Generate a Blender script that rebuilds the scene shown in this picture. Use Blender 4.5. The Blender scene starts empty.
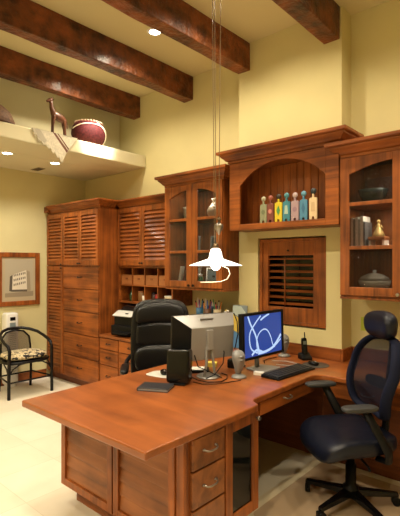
import bpy, bmesh, math, random
from mathutils import Matrix, Vector
random.seed(7)
PI = math.pi
SC = bpy.context.scene
COL = SC.collection

# ---------------------------------------------------------------- materials
MATS = {}
def _nt(name):
    m = bpy.data.materials.new(name); m.use_nodes = True
    nt = m.node_tree; b = nt.nodes['Principled BSDF']
    return m, nt, b
def pbr(name, col, rough=.5, metal=0, coat=0, noise=0, scale=30, bump=0, emit=None, estr=0, spec=None):
    if name in MATS: return MATS[name]
    m, nt, b = _nt(name); N = nt.nodes; L = nt.links
    b.inputs['Base Color'].default_value = (*col, 1); b.inputs['Roughness'].default_value = rough
    b.inputs['Metallic'].default_value = metal; b.inputs['Coat Weight'].default_value = coat
    b.inputs['Coat Roughness'].default_value = .15
    if spec is not None: b.inputs['Specular IOR Level'].default_value = spec
    if emit: b.inputs['Emission Color'].default_value = (*emit, 1); b.inputs['Emission Strength'].default_value = estr
    if noise or bump:
        tc = N.new('ShaderNodeTexCoord'); n = N.new('ShaderNodeTexNoise'); n.inputs['Scale'].default_value = scale
        n.inputs['Detail'].default_value = 4; L.new(tc.outputs['Object'], n.inputs['Vector'])
        if noise:
            r = N.new('ShaderNodeValToRGB')
            r.color_ramp.elements[0].position = .3; r.color_ramp.elements[1].position = .7
            r.color_ramp.elements[0].color = (*[c*(1-noise) for c in col], 1)
            r.color_ramp.elements[1].color = (*[min(1, c*(1+noise)) for c in col], 1)
            L.new(n.outputs['Fac'], r.inputs['Fac']); L.new(r.outputs['Color'], b.inputs['Base Color'])
        if bump:
            bp = N.new('ShaderNodeBump'); bp.inputs['Strength'].default_value = bump; bp.inputs['Distance'].default_value = .01
            L.new(n.outputs['Fac'], bp.inputs['Height']); L.new(bp.outputs['Normal'], b.inputs['Normal'])
    MATS[name] = m; return m
def wood(name, c0, c1, grain='Z', rough=.42, coat=.10, freq=22, bump=0, blotch=3.5):
    m, nt, b = _nt(name); N = nt.nodes; L = nt.links
    tc = N.new('ShaderNodeTexCoord'); oi = N.new('ShaderNodeObjectInfo')
    mp = N.new('ShaderNodeMapping'); v = {'X': (1, freq, freq), 'Y': (freq, 1, freq), 'Z': (freq, freq, 1)}[grain]
    mp.inputs['Scale'].default_value = v
    add = N.new('ShaderNodeVectorMath'); add.operation = 'ADD'
    mul = N.new('ShaderNodeVectorMath'); mul.operation = 'SCALE'; mul.inputs[0].default_value = (3.1, 5.7, 2.3)
    L.new(oi.outputs['Random'], mul.inputs['Scale'])
    L.new(tc.outputs['Object'], add.inputs[0]); L.new(mul.outputs[0], add.inputs[1]); L.new(add.outputs[0], mp.inputs['Vector'])
    n = N.new('ShaderNodeTexNoise'); n.inputs['Scale'].default_value = 1.3; n.inputs['Detail'].default_value = 5; n.inputs['Distortion'].default_value = .6
    L.new(mp.outputs[0], n.inputs['Vector'])
    n2 = N.new('ShaderNodeTexNoise'); n2.inputs['Scale'].default_value = blotch; n2.inputs['Detail'].default_value = 4
    L.new(add.outputs[0], n2.inputs['Vector'])
    mix = N.new('ShaderNodeMath'); mix.operation = 'MULTIPLY_ADD'; mix.inputs[1].default_value = .5
    L.new(n2.outputs['Fac'], mix.inputs[0]); 
    h = N.new('ShaderNodeMath'); h.operation = 'MULTIPLY'; h.inputs[1].default_value = .5
    L.new(n.outputs['Fac'], h.inputs[0]); L.new(h.outputs[0], mix.inputs[2])
    r = N.new('ShaderNodeValToRGB'); r.color_ramp.elements[0].position = .36; r.color_ramp.elements[1].position = .62
    r.color_ramp.elements[0].color = (*c0, 1); r.color_ramp.elements[1].color = (*c1, 1)
    L.new(mix.outputs[0], r.inputs['Fac']); L.new(r.outputs['Color'], b.inputs['Base Color'])
    b.inputs['Roughness'].default_value = rough; b.inputs['Specular IOR Level'].default_value = .35; b.inputs['Coat Weight'].default_value = coat; b.inputs['Coat Roughness'].default_value = .16
    if bump:
        n3 = N.new('ShaderNodeTexNoise'); n3.inputs['Scale'].default_value = 26; n3.inputs['Detail'].default_value = 3
        L.new(add.outputs[0], n3.inputs['Vector'])
        bp = N.new('ShaderNodeBump'); bp.inputs['Strength'].default_value = bump; bp.inputs['Distance'].default_value = .02
        L.new(n3.outputs['Fac'], bp.inputs['Height']); L.new(bp.outputs['Normal'], b.inputs['Normal'])
    MATS[name] = m; return m
W0, W1 = (.098, .025, .0052), (.34, .095, .017)
WZ = wood('cherry_vertical', W0, W1, 'Z'); WX = wood('cherry_along', W0, W1, 'X'); WY = wood('cherry_across', W0, W1, 'Y')
WTOP = wood('cherry_top', (.165, .044, .010), (.31, .088, .019), 'X', rough=.32, coat=.35, freq=9)
WKN = wood('knotty_alder', (.12, .038, .011), (.31, .105, .030), 'X', rough=.42, coat=.12, freq=12)
WBEAD = wood('beadboard_wood', (.15, .040, .010), (.40, .120, .028), 'Z', freq=16)
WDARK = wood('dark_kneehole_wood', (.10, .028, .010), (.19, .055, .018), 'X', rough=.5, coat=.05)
WBEAM = wood('rough_beam', (.035, .010, .004), (.25, .072, .020), 'Y', rough=.5, coat=.1, freq=3, bump=1.0, blotch=9)
WFIG = wood('carved_wood', (.05, .018, .011), (.16, .06, .032), 'Z', rough=.4, coat=.2)
WBOX = wood('box_wood', (.22, .08, .025), (.34, .13, .042), 'X', rough=.5, coat=0)
PAINT = pbr('ochre_plaster', (.62, .55, .285), .85, noise=.03, scale=3)
PAINTLOW = PAINT
CEIL = pbr('ceiling_plaster', (.62, .55, .31), .9)
TRIMW = pbr('soffit_paint', (.66, .61, .42), .85)
def floor_mat():
    m, nt, b = _nt('limestone_tiles'); N = nt.nodes; L = nt.links
    tc = N.new('ShaderNodeTexCoord'); br = N.new('ShaderNodeTexBrick')
    br.offset = 0; br.squash = 1
    br.inputs['Scale'].default_value = 1/.46; br.inputs['Mortar Size'].default_value = .006; br.inputs['Brick Width'].default_value = 1; br.inputs['Row Height'].default_value = 1
    br.inputs['Color1'].default_value = (.70, .645, .53, 1); br.inputs['Color2'].default_value = (.645, .585, .465, 1); br.inputs['Mortar'].default_value = (.56, .50, .38, 1)
    L.new(tc.outputs['Object'], br.inputs['Vector'])
    n = N.new('ShaderNodeTexNoise'); n.inputs['Scale'].default_value = 4; n.inputs['Detail'].default_value = 5
    L.new(tc.outputs['Object'], n.inputs['Vector'])
    mx = N.new('ShaderNodeMix'); mx.data_type = 'RGBA'; mx.blend_type = 'MULTIPLY'; mx.inputs[0].default_value = .25
    r = N.new('ShaderNodeValToRGB'); r.color_ramp.elements[0].color = (.75, .7, .62, 1); r.color_ramp.elements[0].position = .3; r.color_ramp.elements[1].position = .65
    L.new(n.outputs['Fac'], r.inputs['Fac']); L.new(br.outputs['Color'], mx.inputs[6]); L.new(r.outputs['Color'], mx.inputs[7])
    L.new(mx.outputs[2], b.inputs['Base Color']); b.inputs['Roughness'].default_value = .45
    return m
FLOOR = floor_mat()
def glass(name, tint, alpha, rough=.08, bump=0, spec=.5):
    m, nt, b = _nt(name); N = nt.nodes; L = nt.links
    b.inputs['Base Color'].default_value = (*tint, 1); b.inputs['Roughness'].default_value = rough; b.inputs['Specular IOR Level'].default_value = spec
    t = N.new('ShaderNodeBsdfTransparent'); mx = N.new('ShaderNodeMixShader'); mx.inputs[0].default_value = alpha
    L.new(t.outputs[0], mx.inputs[1]); L.new(b.outputs[0], mx.inputs[2]); L.new(mx.outputs[0], N['Material Output'].inputs['Surface'])
    if bump:
        tc = N.new('ShaderNodeTexCoord'); n = N.new('ShaderNodeTexNoise'); n.inputs['Scale'].default_value = 75; n.inputs['Detail'].default_value = 2
        bp = N.new('ShaderNodeBump'); bp.inputs['Strength'].default_value = bump; bp.inputs['Distance'].default_value = .01 if bump < .5 else .05
        L.new(tc.outputs['Object'], n.inputs['Vector']); L.new(n.outputs['Fac'], bp.inputs['Height']); L.new(bp.outputs['Normal'], b.inputs['Normal'])
    MATS[name] = m; return m
GLASS = glass('seeded_glass', (.022, .030, .027), .30, .08, .2)
GLASSR = glass('rain_glass', (.014, .017, .013), .36, .05, 1.0)
GLASSD = glass('dark_cabinet_glass', (.004, .005, .0045), .9, .06)
MESHF = glass('chair_mesh', (.008, .009, .02), .55, .6, 0, .2)
MATV = glass('vinyl_mat', (.50, .36, .23), .8, .3)
MATE = glass('vinyl_mat_lit_edge', (.75, .64, .44), .85, .3)  # edge vinyl coloured paler, painting in the light the lip catches
CANE = glass('cane_weave', (.10, .07, .04), .72, .6)
IRON = pbr('dark_bronze', (.035, .025, .02), .35, .8)
PEWTER = pbr('pewter', (.30, .27, .24), .3, .9)
SILVER = pbr('silver_plastic', (.27, .255, .24), .36, .35)
GREY = pbr('grey_plastic', (.20, .195, .19), .35)
CHROME = pbr('chrome', (.75, .73, .7), .15, 1)
BLACK = pbr('black_plastic', (.004, .004, .0045), .4, spec=.18)
BLACKG = pbr('black_gloss', (.003, .003, .0035), .14, coat=.0, spec=.28)
LEATHER = pbr('black_leather', (.004, .004, .0045), .30, coat=.06, spec=.28, bump=.12, scale=120)
NAVY = pbr('navy_leather', (.004, .0055, .013), .36, coat=.05, spec=.28, bump=.1, scale=150)
NAVYF = pbr('navy_fabric', (.005, .007, .022), .75, spec=.15, bump=.2, scale=200)
ARMG = pbr('grey_arm_pad', (.03, .03, .032), .45, spec=.3)
WHITE = pbr('white_plastic', (.72, .71, .68), .35)
PAPER = pbr('paper_white', (.82, .80, .74), .7)
CREAM = pbr('cream_ceramic', (.62, .52, .36), .3, coat=.4)
RATTAN = pbr('black_rattan', (.004, .003, .003), .35, coat=.0, spec=.22, noise=.3, scale=60)
def simple(n, c, r=.5, **k): return pbr(n, c, r, **k)
SHADE = pbr('opal_shade', (.9, .88, .82), .3, emit=(1, .93, .80), estr=2.2)
BULB = pbr('lit_bulb', (1, 1, 1), .3, emit=(1, .95, .88), estr=14)
DISC = pbr('lit_downlight', (1, 1, 1), .3, emit=(1, .86, .62), estr=16)

# ---------------------------------------------------------------- mesh builder
class MB:
    def __init__(s, M=None): s.bm = bmesh.new(); s.M = M or Matrix(); s.mi = 0; s.sm = False
    def v(s, p): return s.bm.verts.new(s.M @ Vector(p))
    def f(s, vs, sm=None):
        try: f = s.bm.faces.new(vs)
        except ValueError: return
        f.material_index = s.mi; f.smooth = s.sm if sm is None else sm
    def box(s, x0, x1, y0, y1, z0, z1):
        V = [s.v(p) for p in ((x0,y0,z0),(x1,y0,z0),(x1,y1,z0),(x0,y1,z0),(x0,y0,z1),(x1,y0,z1),(x1,y1,z1),(x0,y1,z1))]
        for q in ((3,2,1,0),(4,5,6,7),(0,1,5,4),(1,2,6,5),(2,3,7,6),(3,0,4,7)): s.f([V[i] for i in q], False)
        return s
    def prism(s, pts, ax, a, b, sm=False):
        def P(p, w): return {'x': (w, p[0], p[1]), 'y': (p[0], w, p[1]), 'z': (p[0], p[1], w)}[ax]
        A = [s.v(P(p, a)) for p in pts]; B = [s.v(P(p, b)) for p in pts]; n = len(pts)
        s.f(A[::-1], False); s.f(B, False)
        for i in range(n): s.f([A[i], A[(i+1)%n], B[(i+1)%n], B[i]], sm)
        return s
    def rings(s, R, closed=False, cap=True, sm=True):
        VV = [[s.v(p) for p in r] for r in R]; n = len(VV[0]); m = len(VV)
        for i in range(m if closed else m-1):
            a, b = VV[i], VV[(i+1)%m]
            for j in range(n): s.f([a[j], a[(j+1)%n], b[(j+1)%n], b[j]], sm)
        if cap and not closed: s.f(VV[0][::-1], False); s.f(VV[-1], False)
        return s
    def tube(s, pts, r, n=8, closed=False, flat=1):
        P = [Vector(p) for p in pts]; m = len(P); R = []
        rr = r if isinstance(r, (list, tuple)) else [r]*m
        prev = None
        for i in range(m):
            if closed: t = P[(i+1)%m]-P[i-1]
            else: t = P[min(i+1, m-1)]-P[max(i-1, 0)]
            t.normalize()
            if prev is None:
                u = t.cross(Vector((0,0,1)))
                if u.length < .05: u = t.cross(Vector((0,1,0)))
                u.normalize()
            else:
                u = prev - t*prev.dot(t)
                if u.length < 1e-4: u = t.orthogonal()
                u.normalize()
            w = t.cross(u); prev = u
            R.append([P[i]+u*math.cos(a)*rr[i]+w*math.sin(a)*rr[i]*flat for a in [2*PI*k/n for k in range(n)]])
        return s.rings(R, closed)
    def lathe(s, prof, c=(0,0,0), n=20, sm=True):
        c = Vector(c)
        R = [[c+Vector((max(r,1e-4)*math.cos(2*PI*k/n), max(r,1e-4)*math.sin(2*PI*k/n), z)) for k in range(n)] for r, z in prof]
        return s.rings(R, False, True, sm)
    def sell(s, c, r, e=1.0, e2=None, nu=20, nv=12, fn=None):     # superellipsoid
        e2 = e if e2 is None else e2
        pw = lambda v, p: math.copysign(abs(v)**p, v)
        R = []
        for i in range(nv+1):
            ph = -PI/2+PI*i/nv; cz, sz = max(math.cos(ph), 1e-3), math.sin(ph); ring = []
            for j in range(nu):
                th = 2*PI*j/nu
                p = Vector((r[0]*pw(cz,e2)*pw(math.cos(th),e), r[1]*pw(cz,e2)*pw(math.sin(th),e), r[2]*pw(sz,e2)))
                if fn: p = fn(p)
                ring.append(Vector(c)+p)
            R.append(ring)
        return s.rings(R)
    def build(s, name, mats, parent=None, bevel=0, sub=0, bang=40):
        bm = s.bm; bmesh.ops.recalc_face_normals(bm, faces=bm.faces)
        off = OFF.get(parent.name, Vector()) if parent else Vector()
        if off.length: bmesh.ops.translate(bm, verts=bm.verts, vec=-off)
        me = bpy.data.meshes.new(name); bm.to_mesh(me); bm.free()
        for m in (mats if isinstance(mats, (list, tuple)) else [mats]): me.materials.append(m)
        o = bpy.data.objects.new(name, me); COL.objects.link(o)
        if parent: o.parent = parent; OFF[o.name] = off
        if bevel:
            b = o.modifiers.new('bevel', 'BEVEL'); b.width = bevel; b.segments = 2; b.limit_method = 'ANGLE'; b.angle_limit = math.radians(bang)
        if sub:
            b = o.modifiers.new('sub', 'SUBSURF'); b.levels = sub; b.render_levels = sub
        return o
OFF = {}
def box(name, b, mat, parent=None, bevel=0): return MB().box(*b).build(name, mat, parent, bevel)
def tag(o, label, cat, group=None):
    o['label'] = label; o['category'] = cat
    if group: o['group'] = group
    return o
def thing(name, label, cat, loc, rotz=0, group=None, world=False):
    o = bpy.data.objects.new(name, None); COL.objects.link(o); o.location = loc; o.rotation_euler = (0, 0, rotz)
    o.empty_display_size = .1
    OFF[o.name] = Vector(loc) if world else Vector()
    return tag(o, label, cat, group)
def struct(o): o['kind'] = 'structure'; return o
def origin(o, loc):         # put a single-mesh thing's origin at its base
    o.data.transform(Matrix.Translation(-Vector(loc))); o.location = loc; return o
def dup(o, parent=None, mats=None):
    c = o.copy(); COL.objects.link(c)
    if parent: c.parent = parent
    for ch in [x for x in COL.objects if x.parent == o]: dup(ch, c)
    return c
def head(fx, fy): return math.atan2(fx, -fy)
ROTX = Matrix.Rotation(PI/2, 4, 'Z')     # local front (-y) -> world +x, local x -> world +y

# ================================================================= setting
XL, XR, YB, YF, ZC = -5.63, 1.5, 3.735, -2.6, 3.74
BX0, BX1, BY = -2.634, -1.56, 3.54
NX0, NX1, NZ0, NZ1 = -2.405, -1.70, .992, 1.812
struct(box('floor', (XL-.1, XR+.1, YF-.1, YB+.3, -.1, 0), FLOOR))
struct(box('ceiling', (XL-.1, XR+.1, YF-.1, YB+.3, ZC, ZC+.1), CEIL))
m = MB()
m.box(XL-.1, BX0, YB, YB+.15, 0, ZC); m.box(BX1, XR+.1, YB, YB+.15, 0, ZC)
m.box(BX0, NX0, BY, YB+.15, 0, ZC); m.box(NX1, BX1, BY, YB+.15, 0, ZC)
m.box(NX0, NX1, BY, YB+.15, 0, NZ0); m.box(NX0, NX1, BY, YB+.15, NZ1, ZC)
wb = struct(m.build('wall_back', PAINT))
struct(box('wall_left', (XL-.1, XL, YF, YB, 0, ZC), PAINT))
struct(box('wall_right', (XR, XR+.1, YF, YB, 0, ZC), PAINT))
struct(box('wall_front', (XL-.1, XR+.1, YF-.1, YF, 0, ZC), PAINT))
# dropped soffit with the display ledge over it
m = MB(); m.box(-4.80, -4.265, YF, YB, 2.80, 2.955); m.box(XL, -4.80, YF, YB, 2.80, ZC)
struct(m.build('ceiling_soffit', TRIMW, bevel=.012))
m = MB(); m.box(XL, XL+.016, YF, 3.10, 0, .115)
struct(m.build('baseboard_left', WY, bevel=.004))
# window
w1 = thing('window_1', 'x', 'x', (-2.05, 3.57, 1.0), world=True); del w1['label']; del w1['category']; struct(w1)
m = MB(); y0, y1 = 3.565, 3.60
fx0, fx1, fz0, fz1 = -2.392, -1.715, 1.005, 1.80
ox0, ox1, oz0, oz1 = -2.305, -1.835, 1.165, 1.645
m.box(fx0, ox0, y0, y1, fz0, fz1); m.box(ox1, fx1, y0, y1, fz0, fz1); m.box(ox0, ox1, y0, y1, fz0, oz0); m.box(ox0, ox1, y0, y1, oz1, fz1)
m.box(fx0-.006, fx0+.028, y0-.012, y0+.004, fz0, fz1); m.box(fx1-.062, fx1+.006, y0-.012, y0+.004, fz0, fz1)
m.box(fx0+.028, fx1-.062, y0-.012, y0+.004, fz1-.03, fz1); m.box(fx0+.028, fx1-.062, y0-.012, y0+.004, fz0, fz0+.03)
m.build('window_frame', WZ, w1, bevel=.004)
m = MB()
for k in range(8):
    zc = oz0+.03+(oz1-oz0-.06)*k/7
    m.prism([(y0+.004, zc-.005), (y0+.006, zc-.009), (y0+.052, zc+.005), (y0+.052, zc+.011)], 'x', ox0, ox1)
m.build('louver_blade', WX, w1)
MB().tube([(-2.12, y0-.002, oz0+.015), (-2.12, y0-.002, oz1-.015)], .006).build('tilt_rod', WZ, w1)
MB().tube([(-2.085, y0-.018, 1.69), (-2.085, y0-.004, 1.69)], .008).build('latch', IRON, w1)
box('pane', (NX0, NX1, 3.70, 3.706, NZ0, NZ1), glass('night_pane', (.006, .008, .008), .9, .05), w1)
m = MB(); m.box(NX0, NX1, 3.80, 3.82, NZ0, NZ1); m.build('night_shade', pbr('night_dark', (.004, .005, .006), .9), w1)

# beams
def beam(x0, x1, ye, label):
    m = MB(); n = 22; R = []
    for i in range(n+1):
        y = YF+(ye-YF)*i/n
        w = [random.uniform(-.006, .006) for _ in range(4)]
        R.append([(x0+w[0], y, 3.468+w[1]), (x1+w[2], y, 3.468+w[3]), (x1+w[2]*.6, y, ZC), (x0+w[0]*.6, y, ZC)])
    m.rings(R, sm=False)
    o = m.build('ceiling_beam', WBEAM, bevel=.008); origin(o, ((x0+x1)/2, (YF+ye)/2, 3.468))
    return tag(o, label, 'beam', 'rough wood ceiling beams')
beam(-4.50, -4.375, YB, 'rough dark wood ceiling beam farthest left, above the loft ledge')
beam(-3.575, -3.435, YB, 'rough dark wood ceiling beam left of the lit ceiling downlight')
beam(-2.64, -2.50, BY, 'rough dark wood ceiling beam behind the pendant cords')
beam(-1.715, -1.57, BY, 'short-looking dark wood ceiling beam at top right above the arched cabinet')

def downlight(x, y, z, label):
    t = thing('ceiling_light', label, 'ceiling light', (x, y, z), group='recessed downlights')
    m = MB(); m.lathe([(.052, -.001), (.052, -.006), (.068, -.006), (.074, -.001), (.074, 0), (.052, 0)], n=24); m.build('trim_ring', WHITE, t)
    m = MB(); m.lathe([(.051, 0), (.051, -.0035), (.0, -.005)], n=24); m.build('diffuser', DISC, t)
downlight(-3.04, 2.77, ZC, 'round recessed downlight lit in the high ceiling between two beams')
downlight(-4.842, 2.20, 2.80, 'left recessed downlight in the soffit at the picture edge')
downlight(-4.885, 2.81, 2.80, 'small recessed downlight in the soffit below the hanging cloth')
t = thing('ceiling_vent', 'small grey air vent in the low soffit ceiling', 'vent', (-5.36, 2.84, 2.80))
m = MB(); m.box(-.10, .10, -.05, .05, -.006, 0); m.build('vent_frame', pbr('vent_paint', (.30, .25, .13), .6), t)
m = MB()
for k in range(5): m.box(-.085, .085, -.038+k*.017, -.030+k*.017, -.010, -.006)
m.build('vent_slats', pbr('vent_dark', (.10, .08, .05), .6), t)

# ================================================================= cabinets
def crown(x0, x1, yf, yb, z0, z1, out, left=True, right=True):
    h = z1-z0; d = out
    prof = [(0,0), (.10*d,0), (.12*d,.18*h), (.28*d,.25*h), (.42*d,.40*h), (.70*d,.62*h), (.74*d,.72*h), (.95*d,.76*h), (d,.82*h), (d,h), (0,h)]
    m = MB()
    R = []
    for o, z in prof:
        xa, xb = x0-(o if left else 0), x1+(o if right else 0)
        R.append([(xa, yb, z0+z), (xa, yf-o, z0+z), (xb, yf-o, z0+z), (xb, yb, z0+z)])
    m.rings(R, sm=False)
    return m
def frame(m, x0, x1, z0, z1, y0, y1, sw, rw):
    m.box(x0, x0+sw, y0, y1, z0, z1); m.box(x1-sw, x1, y0, y1, z0, z1)
    m.box(x0+sw, x1-sw, y0, y1, z0, z0+rw); m.box(x0+sw, x1-sw, y0, y1, z1-rw, z1)
def louvers(m, x0, x1, z0, z1, y0, pitch, d=.012, t=.02):
    n = max(1, round((z1-z0)/pitch)); p = (z1-z0)/n
    for k in range(n):
        z = z0+k*p
        m.prism([(y0, z+.002), (y0, z+.010), (y0+d, z+p+.006), (y0+d+.006, z+p+.006), (y0+t, z+.002)], 'x', x0, x1)
def louver_door(parent, x0, x1, z0, z1, yf, pitch=.047, sw=.045, rw=.06, knob=None, M=None, name='door', mat=WZ, slat=WX, d=.022):
    m = MB(M); frame(m, x0+.002, x1-.002, z0+.002, z1-.002, yf-.030, yf-.0005, sw, rw)
    m.mi = 1; louvers(m, x0+sw, x1-sw, z0+rw, z1-rw, yf-.005-d-.002, pitch, d, d+.004)
    m.mi = 0; m.box(x0+sw*.6, x1-sw*.6, yf-.004, yf-.0005, z0+rw*.6, z1-rw*.6)
    d = m.build(name, [mat, slat], parent, bevel=.002)
    if knob:
        k = MB(M); kx, kz = knob
        k.tube([(kx, yf-.03, kz), (kx, yf-.042, kz), (kx, yf-.046, kz), (kx, yf-.055, kz)], [.005, .005, .012, .009], n=10); k.build('knob', IRON, d)
    return d
def pull(parent, x, z, yf, w=.07, M=None, mat=IRON, name='handle'):
    m = MB(M)
    m.tube([(x-w/2, yf, z), (x-w/2, yf-.012, z), (x-w*.42, yf-.024, z-.004), (x-w*.2, yf-.030, z-.007), (x+w*.2, yf-.030, z-.007), (x+w*.42, yf-.024, z-.004), (x+w/2, yf-.012, z), (x+w/2, yf, z)], .0045)
    m.lathe([(.009, -.004), (.009, .004)], (x-w/2, yf-.004, z), 8); m.lathe([(.009, -.004), (.009, .004)], (x+w/2, yf-.004, z), 8)
    return m.build(name, mat, parent)
def drawer(parent, x0, x1, z0, z1, yf, M=None, mat=WX, hw=.07, hmat=IRON):
    m = MB(M); m.box(x0+.003, x1-.003, yf-.02, yf, z0+.003, z1-.003)
    d = m.build('drawer', mat, parent, bevel=.004)
    pull(d, (x0+x1)/2, (z0+z1)/2+.01, yf-.02, hw, M, hmat)
    return d

# tall louvred cabinet
TX0, TX1, TY = XL, -4.41, 3.13
t = thing('tall_cabinet', 'tall cherry wood cabinet with louvred doors and drawers beside the framed picture', 'cabinet', ((TX0+TX1)/2, 3.43, 0), world=True)
m = MB(); m.box(TX0+.002, TX1, TY, YB-.002, .09, 2.285); m.build('body', WZ, t, bevel=.003)
box('toe_kick', (TX0+.002, TX1-.01, TY+.05, YB-.01, 0, .09), WDARK, t)
cm = crown(TX0+.10, TX1, TY, YB-.002, 2.255, 2.35, .085, left=False, right=False)
cm.rings([[(TX1, 3.343, 2.255+z), (TX1, TY-o, 2.255+z), (TX1+o, TY-o, 2.255+z), (TX1+o, 3.343, 2.255+z)] for o, z in ((.0085,0), (.0102,.017), (.0238,.0238), (.0357,.038), (.0595,.059), (.063,.0684), (.081,.0722), (.085,.078), (.085,.095))], sm=False)
cm.build('crown_molding', WX, t)
MB().box(TX0+.002, TX0+.10, TY-.06, TY+.2, 2.27, 2.345).build('crown_return', WX, t)
xd = -5.204; xm = -4.806
louver_door(t, TX0+.02, xd, 1.545, 2.235, TY, .044, knob=(xd-.02, 1.56))
louver_door(t, TX0+.02, xd, .11, 1.535, TY, .044, knob=(xd-.02, 1.51))
louver_door(t, xd, xm, 1.545, 2.235, TY, .044, knob=(xm-.022, 1.57))
louver_door(t, xm, TX1-.005, 1.545, 2.235, TY, .044, knob=(xm+.022, 1.57))
for k in range(5):
    drawer(t, xd, TX1-.005, .10+k*.287, .10+(k+1)*.287-.004, TY, hw=.085)

# louvred wall cabinet
LX0, LX1, LY = -4.41, -3.449, 3.415
t = thing('wall_cabinet', 'louvred two-door wall cabinet mounted above the pigeonhole shelf', 'cabinet', ((LX0+LX1)/2, 3.57, 1.53), world=True)
box('body', (LX0+.001, LX1, LY, YB-.002, 1.532, 2.28), WZ, t, .002)
crown(LX0+.001, LX1, LY, YB-.002, 2.265, 2.35, .07, left=False, right=False).build('crown_molding', WX, t)
xm = -3.945
louver_door(t, LX0+.012, xm, 1.545, 2.25, LY, .05, knob=(xm-.02, 1.575))
louver_door(t, xm, LX1-.03, 1.545, 2.25, LY, .05, knob=(xm+.02, 1.575))
# pigeonholes
t = thing('pigeonhole_shelf', 'open wooden pigeonhole shelf with eight cubbies above the printer', 'shelf', ((LX0+LX1)/2, 3.57, 1.10), world=True)
m = MB(); m.box(LX0+.001, LX1, LY, YB-.002, 1.085, 1.108); m.box(LX0+.001, LX1, LY, YB-.002, 1.515, 1.530); m.box(LX0+.001, LX1, YB-.014, YB-.002, 1.108, 1.515)
m.box(LX0+.001, LX0+.025, LY, YB-.014, 1.108, 1.515); m.box(LX1-.025, LX1, LY, YB-.014, 1.108, 1.515)
m.box(LX0+.025, LX1-.025, LY, YB-.014, 1.297, 1.313)
m.build('case', WX, t, .001)
cw = (LX1-LX0-.05)/4; cx0 = LX0+.025
for k in (1, 2, 3): box('divider', (cx0+k*cw-.006, cx0+k*cw+.006, LY+.004, YB-.014, 1.108, 1.297), WZ, t); box('divider', (cx0+k*cw-.006, cx0+k*cw+.006, LY+.004, YB-.014, 1.313, 1.515), WZ, t)
bl = ['first', 'second', 'third', 'fourth']
for k in range(4):
    xa, xb = cx0+k*cw+.010, cx0+(k+1)*cw-.010
    b = thing('storage_box', f'brown wooden box in upper pigeonhole row, {bl[k]} from the tall cabinet', 'box', ((xa+xb)/2, 3.55, 1.313), group='boxes in the pigeonholes', world=True)
    m = MB(); m.box(xa, xb, LY+.012, LY+.026, 1.3135, 1.432); m.box(xa, xb, 3.66, 3.672, 1.3135, 1.432); m.box(xa, xa+.01, LY+.026, 3.66, 1.3135, 1.432); m.box(xb-.01, xb, LY+.026, 3.66, 1.3135, 1.432); m.box(xa+.01, xb-.01, LY+.026, 3.66, 1.3135, 1.322)
    m.build('box_body', WBOX, b, .002)
    box('label_holder', ((xa+xb)/2-.02, (xa+xb)/2+.02, LY+.009, LY+.012, 1.375, 1.395), WDARK, b)
# pigeonhole contents (lower row)
def jar(name, label, cat, x, y, z, prof, mat, lid=None, group=None):
    o = thing(name, label, cat, (x, y, z), group=group)
    MB().lathe(prof).build('vessel', mat, o)
    if lid: MB().lathe(lid[0]).build('lid', lid[1], o)
    return o
zp = 1.108
jar('bottle', 'small dark green bottle in first lower pigeonhole', 'bottle', -4.27, 3.50, zp, [(.024,0),(.026,.01),(.026,.08),(.012,.10),(.011,.125)], simple('green_glass', (.01,.05,.02), .15), ([(.013,.125),(.013,.14)], BLACK))
jar('canister', 'amber canister in the second lower pigeonhole', 'canister', -4.09, 3.52, zp, [(.048,0),(.05,.005),(.05,.10),(.044,.108)], simple('amber', (.22,.10,.03), .4), ([(.05,.108),(.05,.125),(.0,.13)], WBOX))
jar('cup', 'small white cup in the lower pigeonholes left of the red tin', 'cup', -3.99, 3.48, zp, [(.026,0),(.032,.01),(.036,.075),(.033,.075),(.029,.012),(0,.010)], WHITE)
jar('candle_jar', 'dark lidded jar in third lower pigeonhole', 'jar', -3.87, 3.52, zp, [(.036,0),(.038,.01),(.038,.09),(.03,.1)], simple('dark_jar', (.03,.015,.012), .25), ([(.032,.1),(.032,.115),(0,.12)], BLACK))
jar('tin', 'small red tin in the lower pigeonholes', 'tin', -3.752, 3.475, zp, [(.036,0),(.038,.003),(.038,.085),(.036,.088)], simple('red_tin', (.30,.02,.02), .3), ([(.039,.088),(.039,.102),(0,.104)], simple('red_lid', (.2,.012,.012), .3)))
o = thing('card_box', 'cream paper packet in the last lower pigeonhole', 'box', (-3.57, 3.51, zp))
MB().box(-.075, .075, -.04, .04, 0, .075).build('carton', simple('cream_card', (.66,.58,.40), .7), o, .006); MB().box(-.077, .077, -.042, .042, .0755, .09).build('lid', PAPER, o, .004)

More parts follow.
